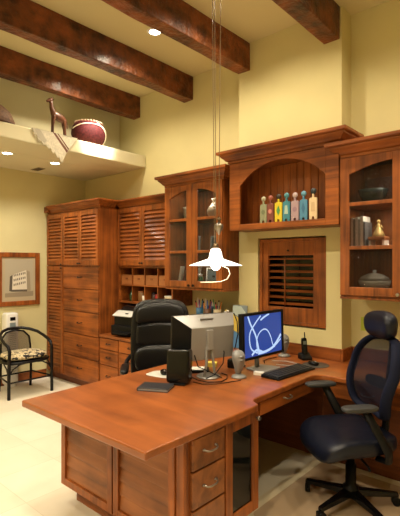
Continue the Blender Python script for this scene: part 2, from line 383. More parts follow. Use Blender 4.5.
# glass cabinets
def arch_rail(m, x0, x1, zt, zlow, zhigh, y0, y1, rise):
    # top rail of a door whose lower edge follows half an arch; rise=+1 climbs to the right
    pts = [(x0, zt), (x0, zlow if rise > 0 else zhigh)]; n = 10
    for i in range(1, n):
        u = i/n; a = u if rise > 0 else 1-u
        pts.append((x0+(x1-x0)*u, zlow+(zhigh-zlow)*math.sin(a*PI/2)))
    pts += [(x1, zhigh if rise > 0 else zlow), (x1, zt)]
    m.prism(pts, 'y', y0, y1)
def glass_cabinet(x0, x1, yf, yb, label, knobmat, seeds, right):
    z0, z1 = 1.315, 2.41
    t = thing('glass_cabinet', label, 'cabinet', ((x0+x1)/2, (yf+yb)/2, z0), world=True)
    m = MB(); s = .02
    m.box(x0, x0+s, yf, yb, z0, z1); m.box(x1-s, x1, yf, yb, z0, z1); m.box(x0+s, x1-s, yf, yb, z0, z0+s); m.box(x0+s, x1-s, yf, yb, z1-s, z1); m.box(x0+s, x1-s, yb-.012, yb, z0+s, z1-s)
    m.box(x0-.004, x1+.004, yf-.004, yb, z0-.02, z0)
    m.build('body', WZ, t, .002)
    for z in (1.69, 2.025): box('shelf', (x0+s, x1-s, yf+.03, yb-.012, z-.009, z+.009), WX, t)
    cm = crown(x0, x1, yf, yb, 2.39, 2.505, .095 if right else .088, left=not right)
    if right:       # short mitred return where the crown passes in front of the arched cabinet
        R = []
        for o, z in ((0,0), (.0095,0), (.0114,.0207), (.0266,.0288), (.04,.046), (.0665,.0713), (.07,.0828), (.09,.0874), (.095,.0943), (.095,.115), (0,.115)): R.append([(x0-o, 3.268, 2.39+z), (x0-o, min(yf-o, 3.267), 2.39+z), (x0, min(yf-o, 3.267), 2.39+z), (x0, 3.268, 2.39+z)])
        cm.rings(R[4:], sm=False)
    cm.build('crown_molding', WX, t)
    xm = (x0+x1)/2
    for q, (xa, xb) in enumerate(((x0+.004, xm-.002), (xm+.002, x1-.004))):
        m = MB(); sw = .072; a, b = xa+sw, xb-sw
        ya, yd = yf-.022, yf
        m.box(xa, a, ya, yd, z0+.01, 2.385); m.box(b, xb, ya, yd, z0+.01, 2.385); m.box(a, b, ya, yd, z0+.01, z0+.075)
        arch_rail(m, a, b, 2.385, 2.255, 2.325, ya, yd, 1 if q == 0 else -1)
        for z in (1.69, 2.025): m.box(a, b, ya+.003, yd-.002, z-.014, z+.014)
        d = m.build('door', WZ, t, .003)
        m = MB(); m.box(a-.008, b+.008, yf-.010, yf-.006, z0+.07, 2.33); m.build('pane', GLASSR if right else GLASS, d)
        kx = xb-.03 if q == 0 else xa+.03
        k = MB(); k.tube([(kx, ya, 1.345), (kx, ya-.012, 1.345), (kx, ya-.016, 1.345), (kx, ya-.026, 1.345)], [.006, .006, .015, .011], n=10); k.build('knob', knobmat, d)
    return t
GX0, GX1, GY = -3.443, -2.640, 3.30
glass_cabinet(GX0, GX1, GY, YB-.002, 'two-door glass-front wall cabinet left of the arched niche, behind the pendant lamp', IRON, 1, False)
RX0, RX1 = -1.462, -.52
glass_cabinet(RX0, RX1, GY, YB-.002, 'textured glass-front wall cabinet at the right edge above the mesh chair', PEWTER, 2, True)

# arched open cabinet
AX0, AX1, AY = -2.545, -1.466, 3.27
t = thing('arched_cabinet', 'open wall niche cabinet with arched front holding the small painted figures', 'cabinet', ((AX0+AX1)/2, 3.36, 1.88), world=True)
ax, bx = -2.425, -1.578
m = MB(); yk = BY-.002
m.box(AX0, AX0+.02, AY+.02, yk, 1.878, 2.50); m.box(AX1-.02, AX1, AY+.02, yk, 1.878, 2.50)
m.box(AX0+.02, AX1-.02, AY+.02, yk, 1.878, 1.930); m.box(AX0+.02, AX1-.02, AY+.02, yk, 2.48, 2.50)
m.build('body', WZ, t, .002)
m = MB()
pts = [(AX0, 1.878), (AX1, 1.878), (AX1, 2.505), (AX0, 2.505)]
m.box(AX0, ax, AY, AY+.02, 1.878, 2.505); m.box(bx, AX1, AY, AY+.02, 1.878, 2.505); m.box(ax, bx, AY, AY+.02, 1.878, 1.932)
ap = [(ax, 2.505), (ax, 2.285)]; n = 18
for i in range(1, n):
    u = i/n; X = ax+(bx-ax)*u; hw = (bx-ax)/2; s = (hw*hw+.185**2)/(2*.185); ap.append((X, 2.285-(s-.185)+math.sqrt(s*s-(X-(ax+bx)/2)**2)))
ap += [(bx, 2.285), (bx, 2.505)]
m.prism(ap, 'y', AY, AY+.02)
m.build('arched_front', WX, t, .003)
m = MB(); n = 15; w = (AX1-AX0-.04)/n
for k in range(n):
    x = AX0+.02+k*w; m.prism([(x+.001, yk-.004), (x+.001, yk-.012), (x+.005, yk-.017), (x+w-.005, yk-.017), (x+w-.001, yk-.012), (x+w-.001, yk-.004)], 'z', 1.930, 2.48)
m.build('beadboard_back', WBEAD, t)
crown(AX0, AX1, AY, yk, 2.507, 2.615, .095).build('crown_molding', WX, t)

# painted figures
def figure(x, y, h, cb, ch, ce, label, eshape):
    t = thing('painted_figure', label, 'figurine', (x, y, 1.9325), random.uniform(-.1, .1), group='painted figures in the arched niche')
    w = .0355; b = h*.74
    m = MB()
    m.prism([(-w, b*.12), (-w*.95, 0), (-w*.35, 0), (-w*.25, b*.13), (w*.25, b*.13), (w*.35, 0), (w*.95, 0), (w, b*.12), (w, b*.86), (w*.88, b*.93), (w*.22, b*.95), (w*.2, b*1.10), (-w*.2, b*1.10), (-w*.22, b*.95), (-w*.88, b*.93), (-w, b*.86)], 'y', -.009, .009)
    m.build('body', cb, t, .002)
    m = MB(); m.sell((0, 0, h*.9), (h*.10, .014, h*.10)); m.build('head', ch, t)
    m = MB()
    if eshape == 0: m.prism([(0, b*.3), (w*.5, b*.55), (0, b*.8), (-w*.5, b*.55)], 'y', -.0105, -.009)
    elif eshape == 1: m.prism([(w*.55*math.cos(a*PI/6), b*.55+w*.6*math.sin(a*PI/6)) for a in range(12)], 'y', -.0105, -.009)
    else: m.prism([(-w*.55, b*.35), (w*.55, b*.35), (w*.35, b*.75), (-w*.35, b*.75)], 'y', -.0105, -.009)
    m.build('emblem', ce, t)
C = lambda n, *c: simple('paint_'+n, c, .5)
figs = [(-2.177, .225, C('sage',.24,.25,.15), C('stone',.36,.33,.22), C('olive',.15,.17,.09), 'sage green painted figure at the left end of the niche', 1),
        (-2.104, .228, C('brick',.17,.045,.03), C('rust',.28,.07,.04), C('rose',.5,.18,.15), 'brick red painted figure with a pink disc on its front', 1),
        (-2.022, .232, C('yellow',.62,.48,.02), C('dkbrown',.03,.018,.01), C('green',.05,.24,.06), 'yellow painted figure with a green diamond', 0),
        (-1.943, .234, C('teal',.04,.20,.26), C('teal2',.06,.22,.26), C('pale',.35,.48,.42), 'teal painted figure right of the yellow one', 2),
        (-1.861, .228, C('mauve',.36,.25,.28), C('mauve2',.42,.32,.33), C('mauve3',.27,.17,.22), 'mauve grey painted figure between the teal and blue figures', 1),
        (-1.781, .232, C('blue',.07,.22,.36), C('blue2',.10,.26,.36), C('blue3',.04,.14,.26), 'sky blue painted figure with a darker blue front', 0),
        (-1.693, .245, C('ivory',.66,.50,.30), C('inkhead',.012,.02,.028), C('ivory2',.54,.38,.22), 'ivory painted figure with a black head at the right end', 2)]
for x, h, cb, ch, ce, lb, e in figs: figure(x*1.006, 3.315, h+.016, cb, ch, ce, lb, e)

# contents of left glass cabinet
SHL = (1.335, 1.6995, 2.0345)
def vase(label, x, y, z, prof, mat, handle=None):
    t = thing('pitcher' if handle else 'vase', label, 'pitcher' if handle else 'vase', (x, y, z))
    MB().lathe(prof).build('vessel', mat, t)
    if handle: MB().tube(handle, .006).build('handle', mat, t)
vase('round cream jug on the top shelf of the left glass cabinet', -2.93, 3.52, SHL[2], [(.04,0),(.06,.012),(.085,.06),(.085,.10),(.06,.14),(.035,.165),(.03,.19),(.04,.215)], CREAM, [(.035,0,.20),(.07,0,.20),(.09,0,.16),(.075,0,.12)])
vase('pale ribbed vase on the top shelf behind the left cabinet door', -3.318, 3.52, SHL[2], [(.035,0),(.04,.01),(.05,.07),(.058,.13),(.062,.155),(.055,.155),(.05,.12),(.0,.02)], simple('pale_vase', (.48,.42,.30), .4))
vase('teal pot beside the pale ribbed vase', -3.375, 3.60, SHL[2], [(.025,0),(.035,.01),(.042,.06),(.03,.10),(.03,.11)], simple('teal_pot', (.10,.20,.20), .3))
def photo_frame(label, x, y, z, w, h, rz, fm, pm, tilt=.12):
    t = thing('photo_frame', label, 'photo frame', (x, y, z), rz)
    M = Matrix.Rotation(-tilt, 4, 'X')
    m = MB(M); frame(m, -w/2, w/2, 0, h, -.008, .008, .014, .014); m.build('frame', fm, t, .002)
    m = MB(M); m.box(-w/2+.012, w/2-.012, -.001, .004, .012, h-.012); m.build('photo', pm, t)
    m = MB(); m.prism([(.005, h*.5), (.05+h*.08, .0015), (.056+h*.08, .0015), (.010, h*.56)], 'x', -.015, .015); m.build('easel_back', BLACK, t)
photo_frame('grey framed photo on the middle shelf of the left glass cabinet', -3.22, 3.52, SHL[1]+.002, .13, .17, .2, SILVER, simple('photo_grey', (.10,.13,.13), .4))
photo_frame('dark framed photo on middle shelf behind the pendant cords', -2.88, 3.52, SHL[1]+.002, .22, .16, .1, GREY, simple('photo_dark', (.06,.07,.065), .4))
photo_frame('white framed photo on the bottom shelf under the pendant lamp', -2.94, 3.50, SHL[0]+.002, .19, .19, .1, PAPER, simple('photo_slate', (.12,.16,.17), .4))
def book(label, x, y, z, th, h, d, lean, cm, rz=0, group=None, cat='book'):
    t = thing('book', label, cat, (x, y, z), rz, group)
    M = Matrix.Rotation(lean, 4, 'Y')
    dz = th/2*abs(math.sin(lean))+.0005
    M = Matrix.Translation((0, 0, dz)) @ M
    m = MB(M); m.box(-th/2, th/2, -d/2, -d/2+.004, 0, h); m.box(-th/2, -th/2+.003, -d/2+.004, d/2, 0, h); m.box(th/2-.003, th/2, -d/2+.004, d/2, 0, h); m.build('cover', cm, t)
    m = MB(M); m.box(-th/2+.003, th/2-.003, -d/2+.004, d/2-.004, .003, h-.004); m.build('pages', PAPER, t)
book('white book leaning at left on bottom shelf of the left glass cabinet', -3.365, 3.50, SHL[0], .034, .20, .16, .22, PAPER, group='books in the left glass cabinet')
book('maroon book leaning between two white books in the left glass cabinet', -3.295, 3.50, SHL[0], .030, .255, .18, .24, simple('maroon', (.12,.02,.018), .5), group='books in the left glass cabinet')
book('white book leaning right of the maroon one in the left glass cabinet', -3.235, 3.50, SHL[0], .030, .235, .17, .26, simple('offwhite', (.62,.60,.55), .5), group='books in the left glass cabinet')
jar('jar', 'small green jar right of the leaning books in the glass cabinet', 'jar', -3.125, 3.50, SHL[0], [(.03,0),(.035,.01),(.035,.09),(.025,.10)], simple('green_jar', (.05,.13,.05), .3), ([(.028,.10),(.028,.12),(0,.125)], PAPER))
# contents of right glass cabinet
bc = [(.55,.53,.47), (.20,.22,.20), (.60,.58,.52), (.36,.36,.33), (.62,.58,.50), (.10,.10,.10)]
bn = ['first white book on the middle shelf of the right cabinet, next to its left side', 'dark green book second from the left in the right glass cabinet', 'third book in the right glass cabinet, with a pale spine',
      'grey book left of the thick pale one in the right glass cabinet', 'thick pale book beside the black one in the right glass cabinet', 'thin black book nearest the gold bell figurine']
x = RX0+.028
for k in range(6):
    th = (.018, .016, .020, .016, .022, .012)[k]; h = (.235, .225, .24, .22, .245, .2)[k]
    book(bn[k], x+th/2, 3.50, SHL[1], th, h, .15, 0, simple(f'book_{k}', bc[k], .5), group='books in the right glass cabinet'); x += th+.002
t = thing('riser', 'low wooden stand with a white edge under the gold bell figurine', 'stand', (-1.24, 3.50, SHL[1]))
MB().box(-.064, .064, -.06, .06, .055, .08).build('top', WBOX, t, .003)
for sx in (-1, 1): MB().box(sx*.052-.008, sx*.052+.008, -.05, .05, 0, .055).build('leg', PAPER, t)
t = thing('bell_figurine', 'gold bell-skirted figurine on middle shelf of the right glass cabinet', 'figurine', (-1.24, 3.50, SHL[1]+.0805))
GOLD = simple('old_gold', (.36,.24,.08), .4, metal=.4)
MB().lathe([(.045,0),(.048,.006),(.036,.035),(.020,.065),(.014,.085),(.016,.095),(.007,.105)]).build('skirt', GOLD, t); MB().sell((0,0,.118), (.015,.015,.017)).build('head', GOLD, t)
MB().tube([(-.034,-.006,.062), (-.018,0,.088), (.018,0,.088), (.034,-.006,.062)], .006).build('arms', GOLD, t)
t = thing('bowl', 'dark blue-green bowl on the top shelf of the right glass cabinet', 'bowl', (-1.29, 3.52, SHL[2]))
MB().lathe([(.05,0),(.055,.008),(.10,.07),(.118,.12),(.113,.12),(.095,.072),(.0,.02)], n=28).build('bowl_body', simple('blue_green', (.05,.075,.075), .25), t)
t = thing('tray', 'reddish wooden tray standing above the bowl in the right glass cabinet', 'tray', (-1.30, 3.66, SHL[2]))
M = Matrix.Rotation(-.15, 4, 'X')
m = MB(M); m.box(-.12, .14, -.006, .006, .0015, .25); m.build('tray_body', simple('tray_red', (.13,.04,.02), .4), t, .003)
t = thing('serving_dish', 'glass dish standing on the bottom shelf of right glass cabinet', 'dish', (-1.28, 3.52, SHL[0]))
MB().lathe([(.06,0),(.07,.006),(.11,.05),(.125,.10),(.12,.10),(.10,.05),(0,.015)], n=28).build('dish_body', simple('dish_pale', (.40,.36,.28), .2), t)
MB().lathe([(.122,.1005),(.10,.13),(.05,.155),(.012,.16),(.018,.18),(0,.185)], n=28).build('lid', simple('dish_lid', (.30,.27,.22), .2), t)

# low cabinet under pigeonholes
t = thing('base_cabinet', 'low wooden drawer cabinet under the printer, beside the tall cabinet', 'cabinet', (-3.52, 3.43, 0), world=True)
BX = -2.64; m = MB(); m.box(TX1+.001, BX, TY+.01, YB-.002, .09, .69); m.build('body', WZ, t, .002)
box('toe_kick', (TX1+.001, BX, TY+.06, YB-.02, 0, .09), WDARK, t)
for x0, x1 in ((-4.40, -4.05), (-4.04, -3.60), (-3.59, -3.14), (-3.13, -2.66)):
    for z0, z1 in ((.11, .36), (.365, .545), (.55, .68)): drawer(t, x0, x1, z0, z1, TY+.01, hw=.06)
t = thing('worktop', 'low wooden worktop carrying the printer along the back wall', 'worktop', (-3.52, 3.43, .69), world=True)
box('top', (TX1+.001, BX, TY-.015, YB-.002, .69, .72), WTOP, t, .004)
box('backsplash', (-3.40, BX, YB-.022, YB-.002, .7205, .82), WX, t, .003)

# ================================================================= peninsula desk
t = thing('desk', 'large cherry peninsula desk joined to the counter along the window wall', 'desk', (-2.0, 2.3, 0), world=True)
poly = [(-2.56, 1.25), (-1.445, 1.262), (-1.445, 2.11), (-1.452, 2.14), (-1.475, 2.155), (-1.505, 2.17), (-1.522, 2.20), (-1.528, 2.24), (-1.530, 2.90)]
for i in range(7):
    a = PI-(PI/2)*i/6; r = .10; poly.append((-1.43+r*math.cos(a), 2.93+r*math.sin(a)))
poly += [(.55, 3.03), (.55, YB-.002), (BX1+.001, YB-.002), (BX1+.001, BY-.002), (-2.632, BY-.002)]
m = MB(); m.prism(poly, 'z', .705, .745); m.build('desktop', WTOP, t, bevel=.008, bang=50)
# backsplash
m = MB(); m.box(-2.632, BX1, BY-.022, BY-.002, .7455, .85); m.box(BX1+.002, BX1+.022, BY-.022, YB-.004, .7455, .85); m.box(BX1+.022, .55, YB-.022, YB-.002, .7455, .85)
m.build('backsplash', WX, t, .003)
# pencil drawer under keyboard side
m = MB(ROTX); m.box(2.168, 3.06, 1.565, 1.60, .60, .704); m.build('apron', WY, t, .002)
m = MB(ROTX); m.box(2.30, 2.96, 1.545, 1.565, .612, .696); d = m.build('drawer', WY, t, .003)
pull(d, 2.62, .665, 1.545, .085, ROTX, PEWTER)
m = MB(); m.box(-1.50, .53, 3.085, 3.11, .575, .704); m.build('apron', WX, t, .002)
for x in (-1.44, -.86, -.28):
    m = MB(); m.box(x, x+.56, 3.065, 3.085, .585, .697); d = m.build('drawer', WX, t, .003); pull(d, x+.28, .65, 3.065, .085, None, PEWTER)
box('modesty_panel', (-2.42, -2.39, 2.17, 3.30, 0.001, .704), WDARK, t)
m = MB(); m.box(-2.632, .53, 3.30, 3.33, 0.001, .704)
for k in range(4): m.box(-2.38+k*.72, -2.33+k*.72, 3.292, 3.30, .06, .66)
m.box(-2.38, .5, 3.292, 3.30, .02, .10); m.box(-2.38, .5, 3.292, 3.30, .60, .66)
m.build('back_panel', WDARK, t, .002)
# pedestal
PX0, PX1, PY0, PY1 = -2.60, -1.485, 1.565, 2.165
t = thing('desk_pedestal', 'wooden desk pedestal with louvred end panels, three drawers and a glass door', 'cabinet', ((PX0+PX1)/2, 1.86, 0), world=True)
m = MB(); m.box(PX0, PX1, PY0, 1.852, .12, .7045); m.box(PX0, -1.80, 1.852, PY1, .12, .7045); m.box(-1.80, PX1, PY1-.02, PY1, .12, .7045)
m.box(-1.80, PX1, 1.852, PY1-.02, .12, .14); m.box(-1.80, PX1, 1.852, PY1-.02, .685, .7045)
m.build('body', WZ, t, .003)
box('plinth', (PX0+.055, PX1-.05, PY0+.055, PY1-.02, 0, .12), WX, t, .002)
xm = -2.045
for a, b in ((PX0+.005, xm-.004), (xm+.004, PX1-.055)):
    louver_door(t, a, b, .125, .70, PY0, .082, sw=.045, rw=.045, name='louver_panel', slat=WKN, d=.009)
box('corner_post', (PX1-.052, PX1, PY0-.022, PY0-.0005, .125, .70), WZ, t, .003)
# right face (local x = world y, front y = -world x)
f = -PX1
for z0, z1 in ((.125, .335), (.34, .528), (.533, .695)):
    drawer(t, PY0+.02, 1.845, z0, z1, f, ROTX, WKN, .095, PEWTER)
m = MB(ROTX); frame(m, 1.853, 2.16, .125, .70, f-.022, f, .058, .06)
d = m.build('glass_door', WZ, t, .003)
m = MB(ROTX); m.box(1.905, 2.108, f-.010, f-.006, .18, .645); m.build('pane', GLASSD, d)
m = MB(ROTX); m.tube([(2.135, f-.022, .665), (2.135, f-.034, .665), (2.135, f-.038, .665), (2.135, f-.05, .665)], [.006, .006, .015, .011], n=10); m.build('knob', PEWTER, d)
vase('pale green glass vase inside the glass-door pedestal of the desk', -1.57, 2.02, .141, [(.03,0),(.035,.005),(.04,.06),(.025,.13),(.028,.17),(.022,.17),(.018,.13),(0,.01)], simple('vase_green', (.20,.26,.18), .2))

# ================================================================= seating
def arc(c, r, a0, a1, n, f): return [f(c, r, a0+(a1-a0)*i/n) for i in range(n+1)]
def star_base(t, R, hz, legmat, hub=.045, n=5, a0=0, w=.030, cr=.028):
    for k in range(n):
        a = a0+2*PI*k/n; M = Matrix.Rotation(a, 4, 'Z')
        m = MB(M); rr = []
        for u in [0, .25, .6, .9, 1]:
            x = hub*.5+(R-hub*.5)*u; ww = w*(1-.45*u); h = .022*(1-.4*u); zc = hz-.022*u
            rr.append([(x, -ww, zc-h), (x, ww, zc-h), (x, ww*.8, zc+h), (x, -ww*.8, zc+h)])
        m.rings(rr, sm=False); leg = m.build('leg', legmat, t, bevel=.006)
        m = MB(M @ Matrix.Translation((R-.012, 0, 0)) @ Matrix.Rotation(.5+k, 4, 'Z'))
        for sx in (-1, 1):
            m.rings([[(sx*.010+s_, cr*q*math.cos(b), cr+cr*q*math.sin(b)) for b in [2*PI*j/14 for j in range(14)]] for s_, q in ((-.008,.8),(-.006,1),(.006,1),(.008,.8))])
        m.box(-.012, .012, -.012, .030, cr, cr*2+.004); m.tube([(0, 0, cr*1.5), (0, 0, hz-.028)], .009)
        m.build('caster', BLACK, leg)

# --- executive chair
t = thing('executive_chair', 'high-backed black leather executive chair behind the silver monitor', 'chair', (-2.86, 2.69, 0), head(.75, -.66))
star_base(t, .31, .085, BLACK, a0=.3)
MB().lathe([(.045,.06),(.045,.12),(.030,.13),(.030,.26),(.022,.26),(.022,.40)], n=16).build('column', BLACK, t)
MB().box(-.11, .11, -.10, .14, .385, .425).build('mechanism', BLACK, t, .006)
MB().sell((0, -.02, .475), (.27, .265, .065), .38, nu=32).build('seat', LEATHER, t)
lean = lambda z: .235+.10*max(0, z-.5)
def bk(c, r, e, e2=.35, bow=.03): 
    m = MB()
    def fn(p):
        z = c[2]+p.z; return Vector((p.x*(1-.06*max(0, (z-.9)/.3)), p.y+lean(z)-bow*0+.04*-(abs(p.x)/.27)**2, p.z+ (-.035*(p.x/.27)**2 if z > 1.0 else 0)))
    m.sell((c[0], c[1], c[2]), r, e, e2, nu=36, nv=18, fn=fn); return m
bk((0, .03, .845), (.285, .055, .385), .3, .28).build('back_shell', LEATHER, t)
bk((0, -.030, 1.105), (.245, .045, .098), .42, .6).build('head_cushion', LEATHER, t)
bk((0, -.022, .905), (.235, .032, .115), .35, .4).build('back_cushion', LEATHER, t)
bk((0, -.036, .68), (.245, .052, .125), .4, .55).build('lumbar_cushion', LEATHER, t)
for s in (-1, 1):
    m = MB(); m.tube([(s*.24, .12, .43), (s*.315, .10, .45), (s*.325, .02, .55), (s*.325, -.10, .63)], .022, flat=.8, n=10)
    m.tube([(s*.325, -.13, .63), (s*.325, .05, .632), (s*.32, .20, .66), (s*.28, .27, .70)], .018, n=10)
    a = m.build('armrest', BLACK, t)
    MB().sell((s*.325, -.06, .652), (.036, .15, .022), .5).build('arm_pad', LEATHER, a)

# --- mesh task chair
t = thing('office_chair', 'black ergonomic mesh-back office chair with headrest at the right, on the floor mat', 'chair', (-1.155, 2.76, .0055), head(-.634, -.774))
star_base(t, .305, .095, BLACKG, a0=.15, w=.034)
MB().lathe([(.048,.065),(.05,.13),(.034,.14),(.034,.27),(.024,.27),(.024,.36)], n=18).build('column', BLACK, t)
m = MB(); m.box(-.10, .10, -.10, .15, .345, .385); m.tube([(.08, 0, .365), (.25, -.02, .36), (.28, -.03, .355)], .008); m.tube([(0, .13, .362), (0, .215, .40), (0, .245, .50), (0, .25, .66)], [.04, .038, .034, .03], n=10, flat=.5); m.build('mechanism', BLACK, t, .005)
def seatfn(p):
    y = p.y; z = p.z
    z += -.055*max(0, (-y-.08)/.17)**2 + .022*(p.x/.25)**2*(1 if p.z > 0 else .5) + .012*max(0, y/.25)
    return Vector((p.x*(1-.10*max(0, (y)/.25)), y, z))
s_ = MB().sell((0, -.03, .445), (.262, .255, .060), .42, .55, nu=40, nv=16, fn=seatfn).build('seat', NAVY, t)
m = MB(); P_ = [(-.13, -.20, 0), (-.15, 0, 0), (-.14, .14, 0), (.14, .14, 0), (.15, 0, 0), (.13, -.20, 0)]
m.tube([Vector((x, y, .501+seatfn(Vector((x, y, .06))).z-.06)) for x, y, _ in P_], .0035, n=6); m.build('seam', BLACK, s_)
def by(x, z): return .175+.16*(z-.58)-.07*(x/.24)**2 - .03*math.sin(max(0, min(1, (z-.58)/.3))*PI)
def bpt(x, z): return Vector((x, by(x, z), z))
out = [(0, .60), (.13, .605), (.185, .64), (.215, .72), (.235, .82), (.235, .92), (.205, 1.0), (.15, 1.055), (.08, 1.075), (0, 1.08)]
out = out + [(-x, z) for x, z in out[-2:0:-1]]
def smooth(pts, k=4):
    n = len(pts); R = []
    for i in range(n):
        p0, p1, p2, p3 = [Vector(pts[(i+d) % n]) for d in (-1, 0, 1, 2)]
        for j in range(k):
            u = j/k; R.append(.5*((2*p1)+(p2-p0)*u+(2*p0-5*p1+4*p2-p3)*u*u+(3*p1-p0-3*p2+p3)*u**3))
    return R
o2 = smooth([(x, z) for x, z in out])
MB().tube([bpt(p.x, p.y) for p in o2], .034, n=10, closed=True, flat=.55).build('back_frame', NAVYF, t)
m = MB(); R = []
for q in (1, .75, .5, .25, .02): R.append([bpt(p.x*q, .84+(p.y-.84)*q)+Vector((0, .004, 0)) for p in o2])
m.rings(R, cap=True); m.build('back_mesh', MESHF, t)
m = MB(); m.sell((0, by(0,.78)+.052, .775), (.165, .012, .040), .4, .5, fn=lambda p: Vector((p.x, p.y-.05*(p.x/.2)**2, p.z))); m.build('lumbar_support', simple('lumbar_grey', (.05,.05,.055), .4), t)
m = MB(); m.tube([(0, .25, .62), (0, .265, .80), (0, .285, 1.0), (0, .29, 1.10), (0, .28, 1.16)], [.03, .024, .02, .018, .016], n=10, flat=.6); m.build('spine', BLACK, t)
m = MB(); m.sell((0, .225, 1.165), (.150, .055, .090), .6, .75, nu=32, nv=16, fn=lambda p: Vector((p.x*(1+.12*p.z/.09), p.y-.35*p.x*p.x/.15*.5, p.z-.012*(p.x/.15)**2))); m.build('headrest', NAVY, t)
for s in (-1, 1):
    m = MB(); m.tube([(s*.20, .07, .385), (s*.265, .10, .39), (s*.283, .09, .45), (s*.275, -.05, .698)], [.03, .03, .032, .026], n=10, flat=.55)
    a = m.build('armrest', BLACK, t)
    MB().sell((s*.268, -.085, .716), (.044, .112, .018), .6, .6).build('arm_pad', ARMG, a)

# --- rattan armchair
t = thing('armchair', 'black rattan armchair with cane back and patterned cushion against the left wall', 'chair', (-5.175, 2.55, 0), head(1, -.02))
hoop = [(-.265,-.205,0), (-.265,-.205,.25), (-.262,-.208,.46), (-.260,-.21,.555), (-.262,-.185,.60), (-.268,-.10,.632), (-.262,.0,.665), (-.235,.11,.705), (-.17,.195,.735), (-.09,.235,.752), (0,.243,.756)]
hoop = hoop + [(-x, y, z) for x, y, z in hoop[-2::-1]]
MB().tube(hoop, .019, n=10).build('arm_hoop', RATTAN, t)
for s in (-1, 1): MB().tube([(s*.20,.225,0), (s*.195,.20,.20), (s*.19,.19,.41)], .016, n=10).build('leg', RATTAN, t)
m = MB(); ring = [(.265*math.copysign(abs(math.cos(a))**.6, math.cos(a)), -.01+.215*math.copysign(abs(math.sin(a))**.6, math.sin(a)), .405) for a in [2*PI*k/28 for k in range(28)]]
m.tube(ring, .016, n=8, closed=True); m.sell((0, -.01, .412), (.255, .205, .008), .6); m.build('seat_frame', RATTAN, t)
bo = [(-.185,.19,.40), (-.19,.205,.52), (-.175,.215,.64), (-.11,.228,.71), (0,.234,.735)]; bo = bo+[(-x,y,z) for x,y,z in bo[-2::-1]]
MB().tube(bo, .012, n=8).build('back_frame', RATTAN, t)
m = MB(); A = [m.v(p) for p in bo]; m.f(A); m.build('cane_panel', CANE, t)
m = MB()
st = [(-.262,-.205,.19), (-.21,.20,.19), (.21,.20,.19), (.262,-.205,.19)]
for i in range(4): m.tube([st[i], st[(i+1) % 4]], .010)
for s in (-1, 1):
    m.tube([(s*.268,-.205,.26), (s*.22,-.205,.34), (s*.14,-.205,.385), (s*.08,-.205,.39)], .008); m.tube([(s*.265,-.19,.26), (s*.262,-.14,.34), (s*.262,-.06,.39)], .008)
m.build('stretchers', RATTAN, t)
def cushion_mat():
    m, nt, b = _nt('leaf_print_fabric'); N = nt.nodes; L = nt.links
    tc = N.new('ShaderNodeTexCoord'); v = N.new('ShaderNodeTexVoronoi'); v.inputs['Scale'].default_value = 17; v.feature = 'F1'
    n = N.new('ShaderNodeTexNoise'); n.inputs['Scale'].default_value = 22; n.inputs['Detail'].default_value = 1
    r = N.new('ShaderNodeValToRGB'); e = r.color_ramp.elements; e[0].color = (.015,.012,.01,1); e[0].position = .42; e[1].color = (.74,.62,.40,1); e[1].position = .50
    x = e.new(.62); x.color = (.30,.22,.10,1); y = e.new(.66); y.color = (.62,.52,.32,1)
    L.new(tc.outputs['Object'], n.inputs['Vector']); L.new(n.outputs['Fac'], r.inputs['Fac']); L.new(r.outputs['Color'], b.inputs['Base Color']); b.inputs['Roughness'].default_value = .85
    return m
MB().sell((0, -.015, .462), (.252, .207, .047), .6, .75, nu=32).build('cushion', cushion_mat(), t)

# air purifier
t = thing('air_purifier', 'white tower air purifier standing behind the rattan armchair', 'air purifier', (-5.537, 2.555, 0))
m = MB(); m.sell((0, 0, .485), (.075, .082, .455), .35, .12, nu=28, nv=16); m.build('housing', WHITE, t)
MB().lathe([(.066,0),(.07,.004),(.07,.022),(.06,.034)], n=24).build('base', WHITE, t)
m = MB()
for k in range(22): m.box(.073, .0785, -.042, .042, .20+k*.024, .207+k*.024)
m.build('front_grille', simple('purifier_grey', (.32,.36,.36), .5), t)
MB().box(.070, .0775, -.035, .035, .845, .89).build('display', BLACKG, t, .003)
MB().box(.070, .0770, -.038, .038, .74, .82).build('control_panel', simple('purifier_slate', (.20,.25,.26), .4), t, .003)

# framed print on left wall
t = thing('framed_picture', 'wood framed print of a pale building on the left wall', 'picture', (XL, 2.71, 1.015), world=True)
M = ROTX
fy = -XL-.0005
m = MB(M); frame(m, 2.42, 2.997, 1.015, 1.715, fy-.028, fy, .062, .062); m.build('frame', WZ, t, .006)
m = MB(M); m.box(2.478, 2.94, fy-.012, fy-.004, 1.073, 1.658); m.build('mat_board', simple('mat_tan', (.42,.34,.22), .8), t)
# the print: street, block with window rows, side wing
m = MB(M); z = fy-.0125
def pq(pts, mi, dy): 
    m.mi = mi; m.f([m.v((p[0], z-dy, p[1])) for p in pts], False)
bx = lambda u: 2.478+.462*u
bz = lambda v: 1.073+.585*v
Q = lambda u, v: (bx(u), bz(v))
pq([Q(.10,.10), Q(.93,.10), Q(.93,.93), Q(.10,.93)], 0, 0)
pq([Q(.10,.10), Q(.93,.10), Q(.93,.22), Q(.10,.19)], 3, .0004)
pq([Q(.30,.22), Q(.74,.21), Q(.72,.70), Q(.32,.60)], 1, .0006)
pq([Q(.74,.21), Q(.85,.23), Q(.82,.66), Q(.72,.70)], 4, .0006)
pq([Q(.22,.24), Q(.30,.22), Q(.32,.60), Q(.24,.56)], 2, .0006)
pq([Q(.30,.22), Q(.74,.21), Q(.74,.26), Q(.30,.265)], 2, .0008)
for r in range(3):
    for k in range(7):
        u = .345+k*.053; v = .34+r*.105+(u-.3)*.16
        pq([Q(u,v), Q(u+.028,v), Q(u+.028,v+.05), Q(u,v+.05)], 2, .0010)
